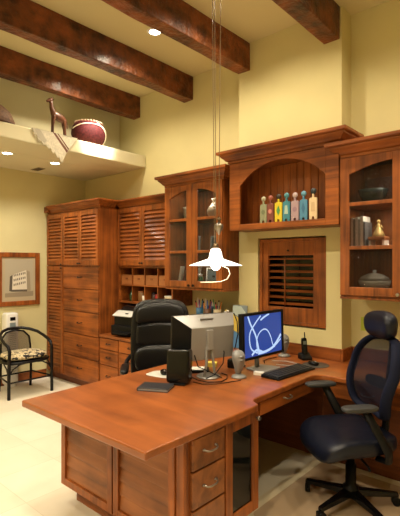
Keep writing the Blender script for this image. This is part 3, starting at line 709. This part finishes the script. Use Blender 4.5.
m.build('print', [simple('print_sky', (.40,.35,.25), .7), simple('print_wall', (.66,.60,.48), .7), simple('print_dark', (.09,.075,.055), .7), simple('print_street', (.26,.21,.14), .7), simple('print_shade', (.30,.25,.17), .7)], t)

# ================================================================= electronics and desk things
DZ = .7455
# silver monitor seen from behind
t = thing('monitor', 'silver computer monitor seen from behind on the desk, in front of the leather chair', 'monitor', (-2.13, 2.43, DZ), math.atan2(-.955, -.296)*1.0)
Mm = Matrix.Translation((0, 0, .283)) @ Matrix.Rotation(-.06, 4, 'X')
m = MB(Mm); m.box(-.262, .262, -.03, -.006, -.168, .168); m.build('bezel', BLACK, t, .004)
m = MB(Mm); m.box(-.245, .245, -.0315, -.0302, -.150, .150); m.build('screen', BLACKG, t)
m = MB(Mm)
A = [(-.262,-.006,-.168), (.262,-.006,-.168), (.262,-.006,.168), (-.262,-.006,.168)]; B = [(-.215,.075,-.150), (.150,.075,-.150), (.150,.075,.085), (-.215,.075,.085)]
VA = [m.v(p) for p in A]; VB = [m.v(p) for p in B]
m.f(VA[::-1]); m.f(VB); m.f([VA[0], VA[1], VB[1], VB[0]]); m.f([VA[2], VA[3], VB[3], VB[2]])
m.mi = 1; m.f([VA[1], VA[2], VB[2], VB[1]]); m.f([VA[3], VA[0], VB[0], VB[3]])
hs = m.build('rear_housing', [SILVER, BLACK], t, .003)
m = MB(Mm @ Matrix.Translation((0, .028, .135)) @ Matrix.Rotation(-.62, 4, 'X')); m.box(-.055, .055, -.004, .006, -.016, .016); m.build('grip', GREY, hs, .003)
m = MB(); m.box(-.026, .026, .062, .098, .20, .345); m.tube([(-.02, .07, .22), (-.03, .085, .10), (-.045, .08, .012)], .011); m.tube([(.02, .07, .22), (.03, .085, .10), (.045, .08, .012)], .011)
m.build('stand_neck', SILVER, t, .004)
MB().lathe([(.085,0),(.088,.004),(.084,.012),(.0,.016)], (0, .06, 0), n=32).build('stand_foot', SILVER, t)
m = MB(); m.tube([(-.13, .052, .19), (-.13, .075, .17), (-.11, .09, .09), (-.06, .10, .05), (-.02, .115, .025), (.06, .13, .012)], .004)
m.tube([(.12, .052, .19), (.12, .075, .16), (.10, .085, .09), (.02, .11, .05), (-.06, .15, .006)], .004); m.build('cable', BLACK, t)

# black monitor with blue screen
t = thing('monitor', 'black monitor showing a blue screen with pale curved lines', 'monitor', (-1.93, 2.87, DZ), head(.998, -.05))
Mm = Matrix.Translation((0, -.03, .275)) @ Matrix.Rotation(-.03, 4, 'X')
m = MB(Mm); frame(m, -.265, .265, -.175, .175, -.012, .03, .024, .02); m.box(-.241, .241, 0, .03, -.155, .155); m.box(-.15, .15, .03, .06, -.11, .11); m.build('bezel', BLACK, t, .004)
m = MB(Mm); m.box(-.241, .241, -.004, -.001, -.155, .155); sc = m.build('screen', pbr('blue_screen', (.01,.02,.08), .2, emit=(.016,.050,.25), estr=1.0), t)
m = MB(Mm)
cur = [([(.10,1),(.16,.80),(.28,.52),(.34,.25),(.37,.05)], .008), ([(.43,.97),(.28,.80),(.15,.60),(.13,.38),(.18,.18),(.33,.06)], .006), ([(.33,.08),(.31,.35),(.37,.53),(.49,.62),(.60,.58),(.69,.40),(.74,.2),(.80,.12)], .005),
       ([(.34,.05),(.55,.06),(.74,.13),(.88,.28),(.98,.42)], .010), ([(.42,.86),(.53,.93),(.66,.99)], .007), ([(.18,.04),(.30,.14),(.45,.07)], .009), ([(.72,.10),(.86,.20),(.97,.30)], .006)]
for pts, r in cur:
    P3 = [(-.241+.482*u, -.0055, -.155+.31*v) for u, v in pts]
    f_ = []
    for i in range(len(P3)-1):
        for j in range(4):
            a = [Vector(P3[max(0, min(len(P3)-1, i+d))]) for d in (-1, 0, 1, 2)]; u = j/4
            f_.append(.5*((2*a[1])+(a[2]-a[0])*u+(2*a[0]-5*a[1]+4*a[2]-a[3])*u*u+(3*a[1]-a[0]-3*a[2]+a[3])*u**3))
    f_.append(Vector(P3[-1]))
    L_, R_ = [], []
    for i, p in enumerate(f_):
        d = (f_[min(i+1, len(f_)-1)]-f_[max(i-1, 0)]).normalized(); nrm = Vector((-d.z, 0, d.x))
        q1, q2 = p+nrm*r, p-nrm*r
        for q in (q1, q2): q.x = max(-.240, min(.240, q.x)); q.z = max(-.154, min(.154, q.z))
        L_.append(m.v(q1)); R_.append(m.v(q2))
    for i in range(len(f_)-1): m.f([L_[i], L_[i+1], R_[i+1], R_[i]], False)
m.build('screen_graphic', pbr('screen_lines', (.1,.15,.2), .3, emit=(.50,.68,1.0), estr=.8), sc)
m = MB(); m.tube([(0, .03, .012), (0, .035, .12), (0, .02, .25)], .024, n=12, flat=.6); m.build('stand_neck', GREY, t)
m = MB(); m.prism([(-.13,-.10), (-.10,-.115), (.10,-.115), (.13,-.10), (.09,.07), (-.09,.07)], 'z', 0, .012); m.build('stand_foot', GREY, t, .004)

def satellite(x, y, label, rz):
    t = thing('desk_speaker', label, 'speaker', (x, y, DZ), rz, 'grey desk speakers')
    MB().lathe([(.052,0),(.056,.004),(.050,.014),(.036,.022),(0,.026)], n=24).build('base', GREY, t)
    m = MB(); m.sell((0, 0, .108), (.060, .048, .090), .9, .9, nu=24, nv=18, fn=lambda p: Vector((p.x*(.70+.42*max(-.3, p.z/.088)), p.y*(.8+.25*p.z/.088)+.012*(p.z/.088)**2, p.z)))
    m.build('enclosure', GREY, t)
    for z in (.13, .155): MB().sell((0, -.036, z-.0), (.018, .012, .011)).build('driver', simple('driver_grey', (.16,.16,.16), .4), t)
satellite(-1.895, 2.545, 'grey curved desktop speaker between the two monitors', head(.9, -.3))
satellite(-2.03, 3.40, 'grey curved desktop speaker by the wall right of the blue screen', head(.9, -.3))

# black box standing by the leather chair side
t = thing('desktop_computer', 'black glossy upright box standing left of the silver monitor', 'electronics box', (-2.105, 2.14, DZ), .5)
M = Matrix.Rotation(-.10, 4, 'X')
m = MB(Matrix.Translation((0,0,.014)) @ M); m.sell((0, .01, .108), (.080, .060, .115), .22, .22, nu=32, nv=16); m.build('case', BLACKG, t)
m = MB(); m.box(-.055, .055, -.05, .05, 0, .014); m.build('foot', BLACK, t, .003)
# keyboard
t = thing('keyboard', 'black computer keyboard in front of the blue screen', 'keyboard', (-1.69, 2.90, DZ), head(1, -.06))
MB().prism([(-.078, 0), (.078, 0), (.078, .022), (-.078, .012)], 'x', -.245, .245).build('case', BLACK, t, .004)
m = MB()
for r in range(5):
    y = -.058+r*.026; n = 17
    for k in range(n):
        x = -.23+k*.0272
        if r == 0 and 4 <= k <= 8:
            if k == 4: m.box(x, x+.0272*5-.004, y, y+.021, .012+.0005, .020)
            continue
        m.box(x, x+.0232, y, y+.021, .013+r*.0017, .0205+r*.0017)
m.build('keys', simple('key_black', (.018,.018,.019), .5), t, .001)
# mouse pad + mouse
t = thing('mouse_pad', 'round dark mouse pad in the counter corner beside the keyboard', 'mouse pad', (-1.66, 3.27, DZ))
MB().lathe([(.105,0),(.107,.002),(.105,.004),(0,.004)], n=36).build('pad', simple('pad_dark', (.05,.045,.04), .4), t)
def mouse(x, y, z, rz, label, mat):
    t = thing('computer_mouse', label, 'mouse', (x, y, z), rz, 'computer mice')
    MB().sell((0, 0, .014), (.030, .052, .018), .85, .8, fn=lambda p: Vector((p.x, p.y, max(p.z, -.014)))).build('shell', mat, t)
    MB().tube([(0, -.034, .0275), (0, -.026, .030), (0, -.018, .0315)], .005).build('scroll_wheel', GREY, t)
mouse(-1.67, 3.25, DZ+.004, 1.2, 'dark mouse on the round mouse pad', BLACKG)
# phone
t = thing('cordless_phone', 'black cordless phone upright in its cradle near the wall', 'phone', (-1.83, 3.41, DZ), head(.8, -.6))
MB().prism([(-.05,0), (.055,0), (.055,.05), (.02,.055), (-.05,.022)], 'x', -.045, .045).build('cradle', BLACK, t, .006)
M = Matrix.Translation((0, .005, .03)) @ Matrix.Rotation(-.16, 4, 'X')
m = MB(M); m.sell((0, 0, .075), (.024, .016, .078), .45, .35, nu=24); h = m.build('handset', BLACKG, t)
MB(M).tube([(.013, .006, .14), (.013, .006, .20)], [.006, .0045]).build('antenna', BLACK, h)
MB(M).box(-.014, .014, -.0175, -.014, .095, .125).build('display', simple('lcd', (.10,.12,.10), .3), h)
# things on the left half of the desk
t = thing('notebook', 'closed black notebook lying near the left edge of the desk', 'notebook', (-2.135, 1.955, DZ), .50)
m = MB(); m.box(-.105, .105, -.075, .075, 0, .004); m.box(-.105, .105, -.075, .075, .016, .020); m.box(-.105, -.100, -.075, .075, .004, .016); m.build('cover', simple('notebook_black', (.012,.013,.018), .4), t, .003)
MB().box(-.099, .101, -.071, .071, .0042, .0158).build('pages', simple('page_grey', (.25,.25,.27), .6), t)
t = thing('mouse_pad', 'thin pale mouse pad left of the black upright box', 'mouse pad', (-2.37, 2.235, DZ), .2)
MB().sell((0, 0, .002), (.115, .085, .002), .5).build('pad', simple('pad_pale', (.50,.50,.46), .5), t)
mouse(-2.36, 2.245, DZ+.004, .9, 'dark mouse on the pale mouse pad', BLACKG)
t = thing('tablet', 'black tablet with white paper on it, below the silver monitor', 'tablet', (-2.235, 2.48, DZ), .75)
MB().box(-.085, .085, -.065, .065, 0, .022).build('case', BLACK, t, .005)
MB().box(-.065, .065, -.05, .05, .0222, .026).build('paper', PAPER, t)
t = thing('card_case', 'small white card box in front of the blue monitor', 'box', (-1.83, 2.705, DZ), .3)
MB().box(-.035, .035, -.022, .022, 0, .018).build('carton', PAPER, t, .002); MB().box(-.036, .036, -.023, .023, .0182, .023).build('lid', WHITE, t, .002)
t = thing('sticky_notes', 'yellow note pad behind the foot of the silver monitor', 'note pad', (-2.27, 2.69, DZ), .6)
MB().box(-.038, .038, -.038, .038, 0, .03).build('pad', simple('note_yellow', (.60,.48,.07), .7), t)
t = thing('power_adapter', 'black power brick behind the grey speaker between the monitors', 'power adapter', (-2.10, 2.76, DZ), .3)
MB().sell((0, 0, .035), (.05, .035, .035), .25, .25).build('brick', BLACK, t)
MB().tube([(.05,0,.02), (.07,.03,.010), (.06,.09,.005), (.0,.14,.005)], .004).build('cord', BLACK, t)
def cable(label, pts, r=.0035, mat=BLACK):
    p0 = Vector(pts[0]); o = MB().tube([Vector(p) for p in pts], r, n=6).build('cable', mat); origin(o, p0); tag(o, label, 'cable', 'desk cables')
cz = DZ+.004
cable('loose black cable lying around the foot of the silver monitor', [(-2.16,2.32,cz), (-2.06,2.285,cz), (-1.97,2.29,cz), (-1.91,2.36,cz), (-1.93,2.45,cz), (-1.99,2.53,cz), (-2.06,2.55,cz)])
cable('thin black cable in front of the silver monitor foot', [(-2.05,2.23,cz), (-1.97,2.23,cz), (-1.90,2.29,cz), (-1.86,2.40,cz), (-1.83,2.48,cz)], .003)
cable('pale cable looping beside the foot of the blue monitor', [(-1.90,3.06,cz), (-1.80,3.10,cz), (-1.78,3.20,cz), (-1.90,3.22,cz), (-2.0,3.16,cz)], .0035, simple('cord_pale', (.45,.43,.40), .5))
cable('black cable running from the blue monitor to the wall speaker', [(-2.0,3.04,cz), (-2.06,3.12,cz), (-2.07,3.22,cz), (-2.05,3.31,cz)], .003)

# printer on the low worktop
t = thing('printer', 'black office printer with white top tray on the low worktop', 'printer', (-4.06, 3.42, .7205), head(.12, -.99))
m = MB(); m.prism([(-.22,0), (.22,0), (.22,.29), (-.10,.29), (-.17,.25), (-.17,.12), (-.22,.12)], 'x', -.225, .225); m.build('body', BLACK, t, .012)
m = MB(); m.prism([(-.225,.235), (-.125,.290), (-.115,.283), (-.215,.225)], 'x', -.20, .10); m.build('control_panel', simple('panel_grey', (.50,.50,.48), .4), t, .004)
m = MB(); m.box(-.02, .02, -.185, -.165, .252, .268); m.build('display', BLACKG, t, .002)
m = MB(); m.prism([(-.10,.2905), (.20,.2905), (.21,.335), (.02,.350), (-.06,.325)], 'x', -.19, .20); m.build('scanner_lid', BLACKG, t, .012)
m = MB(); m.prism([(-.221,.02), (-.30,.035), (-.30,.05), (-.221,.06)], 'x', -.12, .12); m.build('paper_tray', BLACK, t, .004)
t = thing('document_holder', 'beige L-shaped plastic holder beside the printer, behind the leather chair', 'holder', (-3.72, 3.36, .7205), .1)
m = MB(); m.box(-.012, .012, -.03, .03, .0005, .36); m.box(-.09, -.012, -.03, .03, .0005, .022); m.build('holder_body', simple('beige', (.50,.40,.25), .5), t, .003)

# clutter on the low worktop under the left glass cabinet
t = thing('desk_organizer', 'wooden riser box on the worktop under the left glass cabinet', 'organizer', (-2.93, 3.53, .7205))
m = MB(); m.box(-.27, .27, -.12, .14, .26, .28); m.box(-.27, -.25, -.12, .14, 0, .26); m.box(.25, .27, -.12, .14, 0, .26); m.box(-.01, .01, -.12, .14, 0, .26); m.box(-.25, .25, .125, .14, 0, .26); m.build('case', WX, t, .003)
ZO = 1.0005+.0003
def cup(label, x, y, mat, pens):
    t = thing('pen_cup', label, 'pen cup', (x, y, ZO), group='pen cups under the left glass cabinet')
    MB().lathe([(.034,0),(.038,.003),(.040,.10),(.037,.10),(.034,.006),(0,.005)], n=20).build('cup_body', mat, t)
    for k, c in enumerate(pens):
        a = 2*PI*k/len(pens)+.3; p = thing('pen', f'{c[0]} pen in the {c[2]}', 'pen', (x+.012*math.cos(a), y+.012*math.sin(a), ZO+.008), group='pens in the cups')
        e = Vector((.030*math.cos(a), .030*math.sin(a), .15+.012*(k % 3)))
        MB().tube([(0,0,0), e], .0062, n=8).build('barrel', c[1], p); MB().tube([e*1.0005, e*1.12], [.0068, .005], n=8).build('cap', BLACK if k % 2 else c[1], p)
pc = {k: simple('pen_'+k, v, .35) for k, v in dict(blue=(.03,.10,.40), red=(.45,.03,.03), white=(.7,.68,.62), purple=(.16,.06,.25), orange=(.6,.2,.03), green=(.05,.25,.08), sky=(.10,.32,.50)).items()}
cup('blue pen cup at the left on the wooden riser', -3.10, 3.47, simple('cup_blue', (.05,.16,.30), .3), [(k, pc[k], 'blue cup') for k in ('blue', 'sky', 'white', 'red', 'purple')])
cup('brown pen cup in the middle of the wooden riser', -2.98, 3.46, simple('cup_brown', (.14,.06,.03), .4), [(k, pc[k], 'brown cup') for k in ('purple', 'red', 'white', 'orange', 'blue')])
cup('cream pen cup at the right on the wooden riser', -2.85, 3.46, simple('cup_cream', (.55,.46,.30), .4), [(k, pc[k], 'cream cup') for k in ('orange', 'white', 'green', 'red')])
t = thing('tissue_box', 'small blue patterned box behind the pen cups', 'box', (-3.02, 3.58, ZO))
MB().box(-.075, .075, -.045, .045, 0, .115).build('carton', pbr('box_blue', (.06,.16,.26), .6, noise=.6, scale=40), t, .003); MB().sell((0,0,.125), (.04,.018,.032), 1).build('tissue', PAPER, t)
t = thing('flower_bowl', 'small cream bowl with red and yellow flowers on the wooden riser', 'flowers', (-2.745, 3.48, ZO))
MB().lathe([(.03,0),(.034,.004),(.058,.045),(.054,.045),(.03,.008),(0,.007)], n=20).build('bowl', CREAM, t)
for k in range(9):
    a = k*2.4; r = .012+.004*k
    MB().sell((r*math.cos(a), r*math.sin(a), .055+.012*((k*3) % 4)), (.014, .014, .011)).build('blossom', [pc['red'], simple('petal_yellow', (.62,.45,.05), .6), PAPER][k % 3], t)
t = thing('painted_board', 'blue and yellow painted board leaning behind the silver monitor', 'artwork', (-2.545, 3.40, DZ), .12)
M = Matrix.Rotation(-.10, 4, 'X')
m = MB(M); m.box(-.075, .085, -.006, .006, .0012, .42); m.build('panel', simple('board_slate', (.16,.20,.22), .6), t, .002)
m = MB(M)
m.prism([(-.07,.18), (.08,.13), (.08,.26), (-.07,.33)], 'y', -.0075, -.006); m.mi = 1; m.prism([(-.07,.01), (.08,.01), (.08,.12), (-.07,.17)], 'y', -.0075, -.006); m.mi = 2; m.prism([(-.07,.34), (.08,.27), (.08,.34), (.02,.41), (-.07,.41)], 'y', -.0075, -.006)
m.build('painting', [simple('pigment_yellow', (.55,.40,.06), .6), simple('pigment_blue', (.06,.18,.38), .6), simple('pigment_pale', (.35,.42,.40), .6)], t)
cable('black cable arching up behind the blue monitor', [(-2.55,3.36,cz), (-2.49,3.33,.90), (-2.50,3.33,1.02), (-2.56,3.36,1.09)], .006)

# sticky note on the wall
t = thing('wall_note', 'lime green paper note on the back wall left of the headrest', 'note', (-1.445, YB-.004, .995))
MB().box(-.028, .028, 0, .003, 0, .115).build('paper', simple('lime', (.45,.55,.05), .7), t)

# ================================================================= pendant lamp
PX, PY = -1.918, 2.311; RR = Vector((.746, .666, 0))
t = thing('pendant_lamp', 'white cone pendant lamp hanging on long cords over the desk', 'lamp', (PX, PY, 1.555))
m = MB(); m.lathe([(.180,.0), (.181,.003), (.052,.047), (.046,.060), (.042,.085), (.033,.112), (.020,.120), (.018,.120), (.030,.108), (.038,.083), (.042,.058), (.046,.044), (.178,.0)], n=48); m.build('shade', SHADE, t)
m = MB(); m.sell((0, 0, .004), (.033, .033, .036)); m.build('bulb', BULB, t)
m = MB(); m.lathe([(.021,.119), (.022,.130), (.014,.150), (.006,.158)], n=16); m.build('socket_cap', simple('lamp_brass', (.16,.11,.06), .35, metal=.8), t)
CRD = simple('cord_brown', (.20,.13,.06), .5)
for a, b, z0 in ((-.026, -.008, .155), (-.010, .003, .155)):
    MB().tube([RR*b+Vector((0,0,z0)), RR*a+Vector((0,0,ZC-1.555-.03))], .0026, n=6).build('cord', CRD, t)
cw_ = RR*.022
MB().tube([cw_+Vector((0,0,.30)), RR*.036+Vector((0,0,ZC-1.555-.03))], .0026, n=6).build('cord', CRD, t)
MB().tube([cw_+Vector((0,0,.21)), RR*.012+Vector((0,0,.13))], .0022, n=6).build('cord', CRD, t)
wt = MB().lathe([(.004,.212), (.008,.218), (.010,.226), (.026,.250), (.031,.272), (.026,.285), (.012,.292), (.007,.300)], (cw_.x, cw_.y, 0), n=20).build('counterweight', PEWTER, t)
m = MB(); m.lathe([(.012,-.006), (.016,-.006), (.016,.006), (.012,.006)], (cw_.x, cw_.y, .32), n=16); m.box(cw_.x-.003, cw_.x+.003, cw_.y-.012, cw_.y+.012, .298, .335); m.build('pulley', simple('lamp_brass', (.16,.11,.06), .35), wt)
m = MB(); hp = [RR*.045+Vector((0,0,-.001)), RR*.085+Vector((0,0,-.020)), RR*.098+Vector((0,0,-.055)), RR*.080+Vector((0,0,-.092)), RR*.035+Vector((0,0,-.110)), RR*-.02+Vector((0,0,-.114)), RR*-.105+Vector((0,0,-.114))]
m.tube([RR*.03+Vector((0,0,.03))]+hp, .0032, n=8); m.build('pull_handle', pbr('handle_cream', (.75,.68,.52), .4), t)
MB().lathe([(.07,ZC-1.555-.03), (.07,ZC-1.555-.002), (0,ZC-1.555-.001)], n=24).build('canopy', WHITE, t)

# ================================================================= loft ledge objects
LZ = 2.956
GM = WFIG
t = None
m = MB()
gx = 0
def L3(*p): return [Vector(q) for q in p]
m.tube(L3((-.018,-.075,0), (-.018,-.07,.13), (-.016,-.06,.235)), [.014,.012,.020]); m.tube(L3((.018,-.085,0), (.018,-.078,.13), (.016,-.06,.235)), [.014,.012,.020])
m.tube(L3((-.018,.085,0), (-.018,.075,.11), (-.016,.06,.21)), [.014,.012,.022]); m.tube(L3((.018,.075,0), (.018,.068,.11), (.016,.06,.21)), [.014,.012,.022])
m.sell((0, 0, .235), (.040, .098, .050), fn=lambda p: Vector((p.x, p.y, p.z-p.y*.25)))
m.tube(L3((0,-.05,.24), (0,-.085,.32), (0,-.095,.40)), [.036,.026,.018]); m.tube(L3((0,-.075,.408), (0,-.105,.402), (0,-.145,.375)), [.018,.022,.012])
for s in (-1, 1): m.tube(L3((s*.008,-.085,.41), (s*.009,-.080,.44)), .005); m.tube(L3((s*.01,-.08,.405), (s*.032,-.068,.415)), [.006,.004])
m.tube(L3((0,.085,.225), (0,.105,.18), (0,.105,.13)), [.008,.006,.007])
o = m.build('giraffe_figurine', WFIG); r = o.modifiers.new('rm', 'REMESH'); r.mode = 'VOXEL'; r.voxel_size = .005; r.use_smooth_shade = True
sm = o.modifiers.new('sm', 'SMOOTH'); sm.iterations = 3
o.location = (-4.40, 2.575, LZ); tag(o, 'carved dark wood giraffe standing on the loft ledge', 'figurine')
t = thing('basket', 'round red basket with white stitched bands on the loft ledge', 'basket', (-4.50, 3.03, LZ), .2)
RED = pbr('basket_red', (.045, .006, .006), .75, spec=.15, noise=.5, scale=50, bump=.4)
prof = [(.10,0), (.14,.02), (.185,.09), (.205,.16), (.195,.23), (.165,.285), (.155,.285), (.18,.23), (.19,.16), (.17,.09), (.12,.03), (0,.025)]
MB().lathe(prof, n=36).build('basket_body', RED, t)
def on_basket(a, z):
    for (r0, z0), (r1, z1) in zip(prof[:6], prof[1:6]):
        if z0 <= z <= z1: r = r0+(r1-r0)*(z-z0)/(z1-z0); break
    else: r = .165
    return Vector((r*math.cos(a), r*math.sin(a), z))
BAND = simple('band_white', (.62,.54,.42), .7)
for f0 in (lambda u: (-1.9+2.6*u, .20+.045*math.sin(u*PI)), lambda u: (-.2+1.3*math.sin(u*1.2), .27-.22*u)):
    MB().tube([on_basket(*f0(i/14)) for i in range(15)], .010, n=8, flat=.6).build('band', BAND, t)
m = MB()
for k in range(30): a = 2*PI*k/30; p = Vector((.163*math.cos(a), .163*math.sin(a), .288)); m.sell(p, (.009, .009, .014), nu=8, nv=6)
m.build('rim_studs', simple('stud', (.35,.22,.14), .6), t)
t = thing('woven_bowl', 'brown woven dome at the far left end of the loft ledge', 'basket', (-4.52, 1.86, LZ))
MB().lathe([(.255,0), (.26,.006), (.25,.06), (.215,.14), (.15,.20), (.07,.228), (0,.235)], n=40).build('dome', pbr('woven_brown', (.14,.065,.028), .7, noise=.4, scale=45, bump=.4), t)
MB().tube([(.256*math.cos(a), .256*math.sin(a), .012) for a in [2*PI*k/40 for k in range(40)]], .010, closed=True).build('rim', pbr('woven_rim', (.08,.035,.018), .7), t)
# hanging cloth
t = thing('hanging_cloth', 'cream fringed cloth with a brown stripe draped over the loft ledge', 'cloth', (-4.26, 2.45, LZ), world=True)
m = MB(); xa, xb = -4.2585, -4.2525
edge = [(2.19,2.962), (2.215,2.905), (2.24,2.90), (2.26,2.845), (2.29,2.852), (2.31,2.81), (2.34,2.822), (2.37,2.785), (2.395,2.797), (2.42,2.745), (2.445,2.757), (2.47,2.71), (2.495,2.715), (2.51,2.675), (2.535,2.66), (2.55,2.70), (2.575,2.76), (2.60,2.79), (2.615,2.82), (2.65,2.865), (2.675,2.90), (2.72,2.962)]
m.prism(edge, 'x', xa, xb); m.prism([(2.19,2.9565), (2.72,2.9565), (2.66,2.9625), (2.24,2.9625)], 'x', -4.35, xb)
CL = pbr('cloth_cream', (.58,.53,.42), .9, noise=.15, scale=60, bump=.3)
m.build('fabric', CL, t)
m = MB(); m.prism([(2.42,2.962), (2.45,2.962), (2.60,2.80), (2.585,2.775)], 'x', xb, xb+.0012); m.prism([(2.47,2.962), (2.485,2.962), (2.612,2.825), (2.604,2.81)], 'x', xb, xb+.0012); m.build('stripe', simple('stripe_brown', (.16,.07,.045), .9), t)
m = MB(); m.prism([(2.22,2.955), (2.28,2.955), (2.35,2.86), (2.33,2.83), (2.26,2.87)], 'x', xb, xb+.0012); m.build('faded_patch', simple('stripe_grey', (.42,.38,.30), .9), t)
m = MB()
for (a, b) in zip(edge[1:14], edge[2:15]):
    for u in (0, .5):
        p = (a[0]+(b[0]-a[0])*u, a[1]+(b[1]-a[1])*u); m.tube([(-4.2555, p[0], p[1]+.004), (-4.2535, p[0]+.003, p[1]-.018)], .0028, n=5)
m.build('fringe', CL, t)

# chair mat
t = thing('chair_mat', 'pale vinyl chair mat on the floor under the mesh office chair', 'mat', (-1.0, 2.45, 0), world=True)
def rr(x0, x1, y0, y1, r, n=6):
    P = []
    for cx, cy, a0 in ((x1-r, y1-r, 0), (x0+r, y1-r, PI/2), (x0+r, y0+r, PI), (x1-r, y0+r, 1.5*PI)):
        for i in range(n+1): a = a0+PI/2*i/n; P.append((cx+r*math.cos(a), cy+r*math.sin(a)))
    return P
MB().prism(rr(-1.58, .10, 2.24, 3.22, .05), 'z', .0005, .005).build('sheet', MATV, t)
m = MB(); A = rr(-1.655, .17, 2.17, 3.285, .06); B = rr(-1.58, .10, 2.24, 3.22, .05); m.rings([[(x,y,.0005) for x,y in B], [(x,y,.0005) for x,y in A], [(x,y,.002) for x,y in A], [(x,y,.006) for x,y in B]], closed=True, sm=False); m.build('bevelled_edge', MATE, t)

# ================================================================= lights and camera
def spot(x, y, z, e, ang=130, col=(1, .80, .52), blend=.7, r=.06, aim=None):
    l = bpy.data.lights.new('downlight', 'SPOT'); l.energy = e; l.spot_size = math.radians(ang); l.spot_blend = blend; l.color = col; l.shadow_soft_size = r  # name covers ceiling downlights and the added fill spots
    o = bpy.data.objects.new('downlight', l); o.location = (x, y, z); COL.objects.link(o)
    return o
WARM = (1, .86, .62)
zc = ZC-.02
for x, y, e in ((-3.04,2.75,85), (-2.08,2.75,75), (-1.12,2.75,50), (-.2,2.75,75), (-3.97,2.75,85),
                (-3.04,.9,95), (-2.08,.9,95), (-1.12,.9,95), (-.2,.9,70), (-3.97,.9,70),
                (-3.04,-1.2,200), (-1.9,-1.3,200), (-.7,-1.3,200)):  # unseen row behind the camera, added as frontal fill
    spot(x, y, zc, e, 150, col=WARM)
l = spot(-3.78, 2.98, zc, 420, 34, (1, .92, .78), .6)
l.rotation_euler = (Vector((-4.40, 3.0, 2.95))-l.location).to_track_quat('-Z', 'Y').to_euler()
for y in (.9, 2.20, 2.81): spot(-4.86, y, 2.78, 45, 140, (1, .92, .78))
def area(x, y, z, sx, sy, e, col):
    l = bpy.data.lights.new('cabinet_fill', 'AREA'); l.shape = 'RECTANGLE'; l.size = sx; l.size_y = sy; l.energy = e; l.color = col
    o = bpy.data.objects.new('cabinet_fill', l); o.location = (x, y, z); COL.objects.link(o); return o
for x, sx, es in ((-3.04, .5, (3.0, 1.6, 1.6)), (-.99, .6, (1.4, 6.5, .9))):
    for z, e in zip((2.385, 2.010, 1.677), es): area(x, 3.42, z, sx, .03, e, (1, .90, .70))  # invented strips in each bay, added to brighten the cabinet contents
w = bpy.data.worlds.new('room'); SC.world = w; w.use_nodes = True
w.node_tree.nodes['Background'].inputs[0].default_value = (.9, .75, .5, 1); w.node_tree.nodes['Background'].inputs[1].default_value = .05

cam = bpy.data.cameras.new('camera'); co = bpy.data.objects.new('camera', cam); COL.objects.link(co)
co.location = (0, 0, 1.57); co.rotation_euler = (PI/2, 0, math.radians(41.747))
cam.sensor_fit = 'HORIZONTAL'; cam.sensor_width = 36; cam.lens = 437/400*36; cam.shift_y = 5.5/400; cam.clip_start = .05
SC.camera = co
vs = SC.view_settings; vs.view_transform = 'Standard'; vs.look = 'None'; vs.gamma = 1; vs.exposure = .16; vs.use_curve_mapping = False
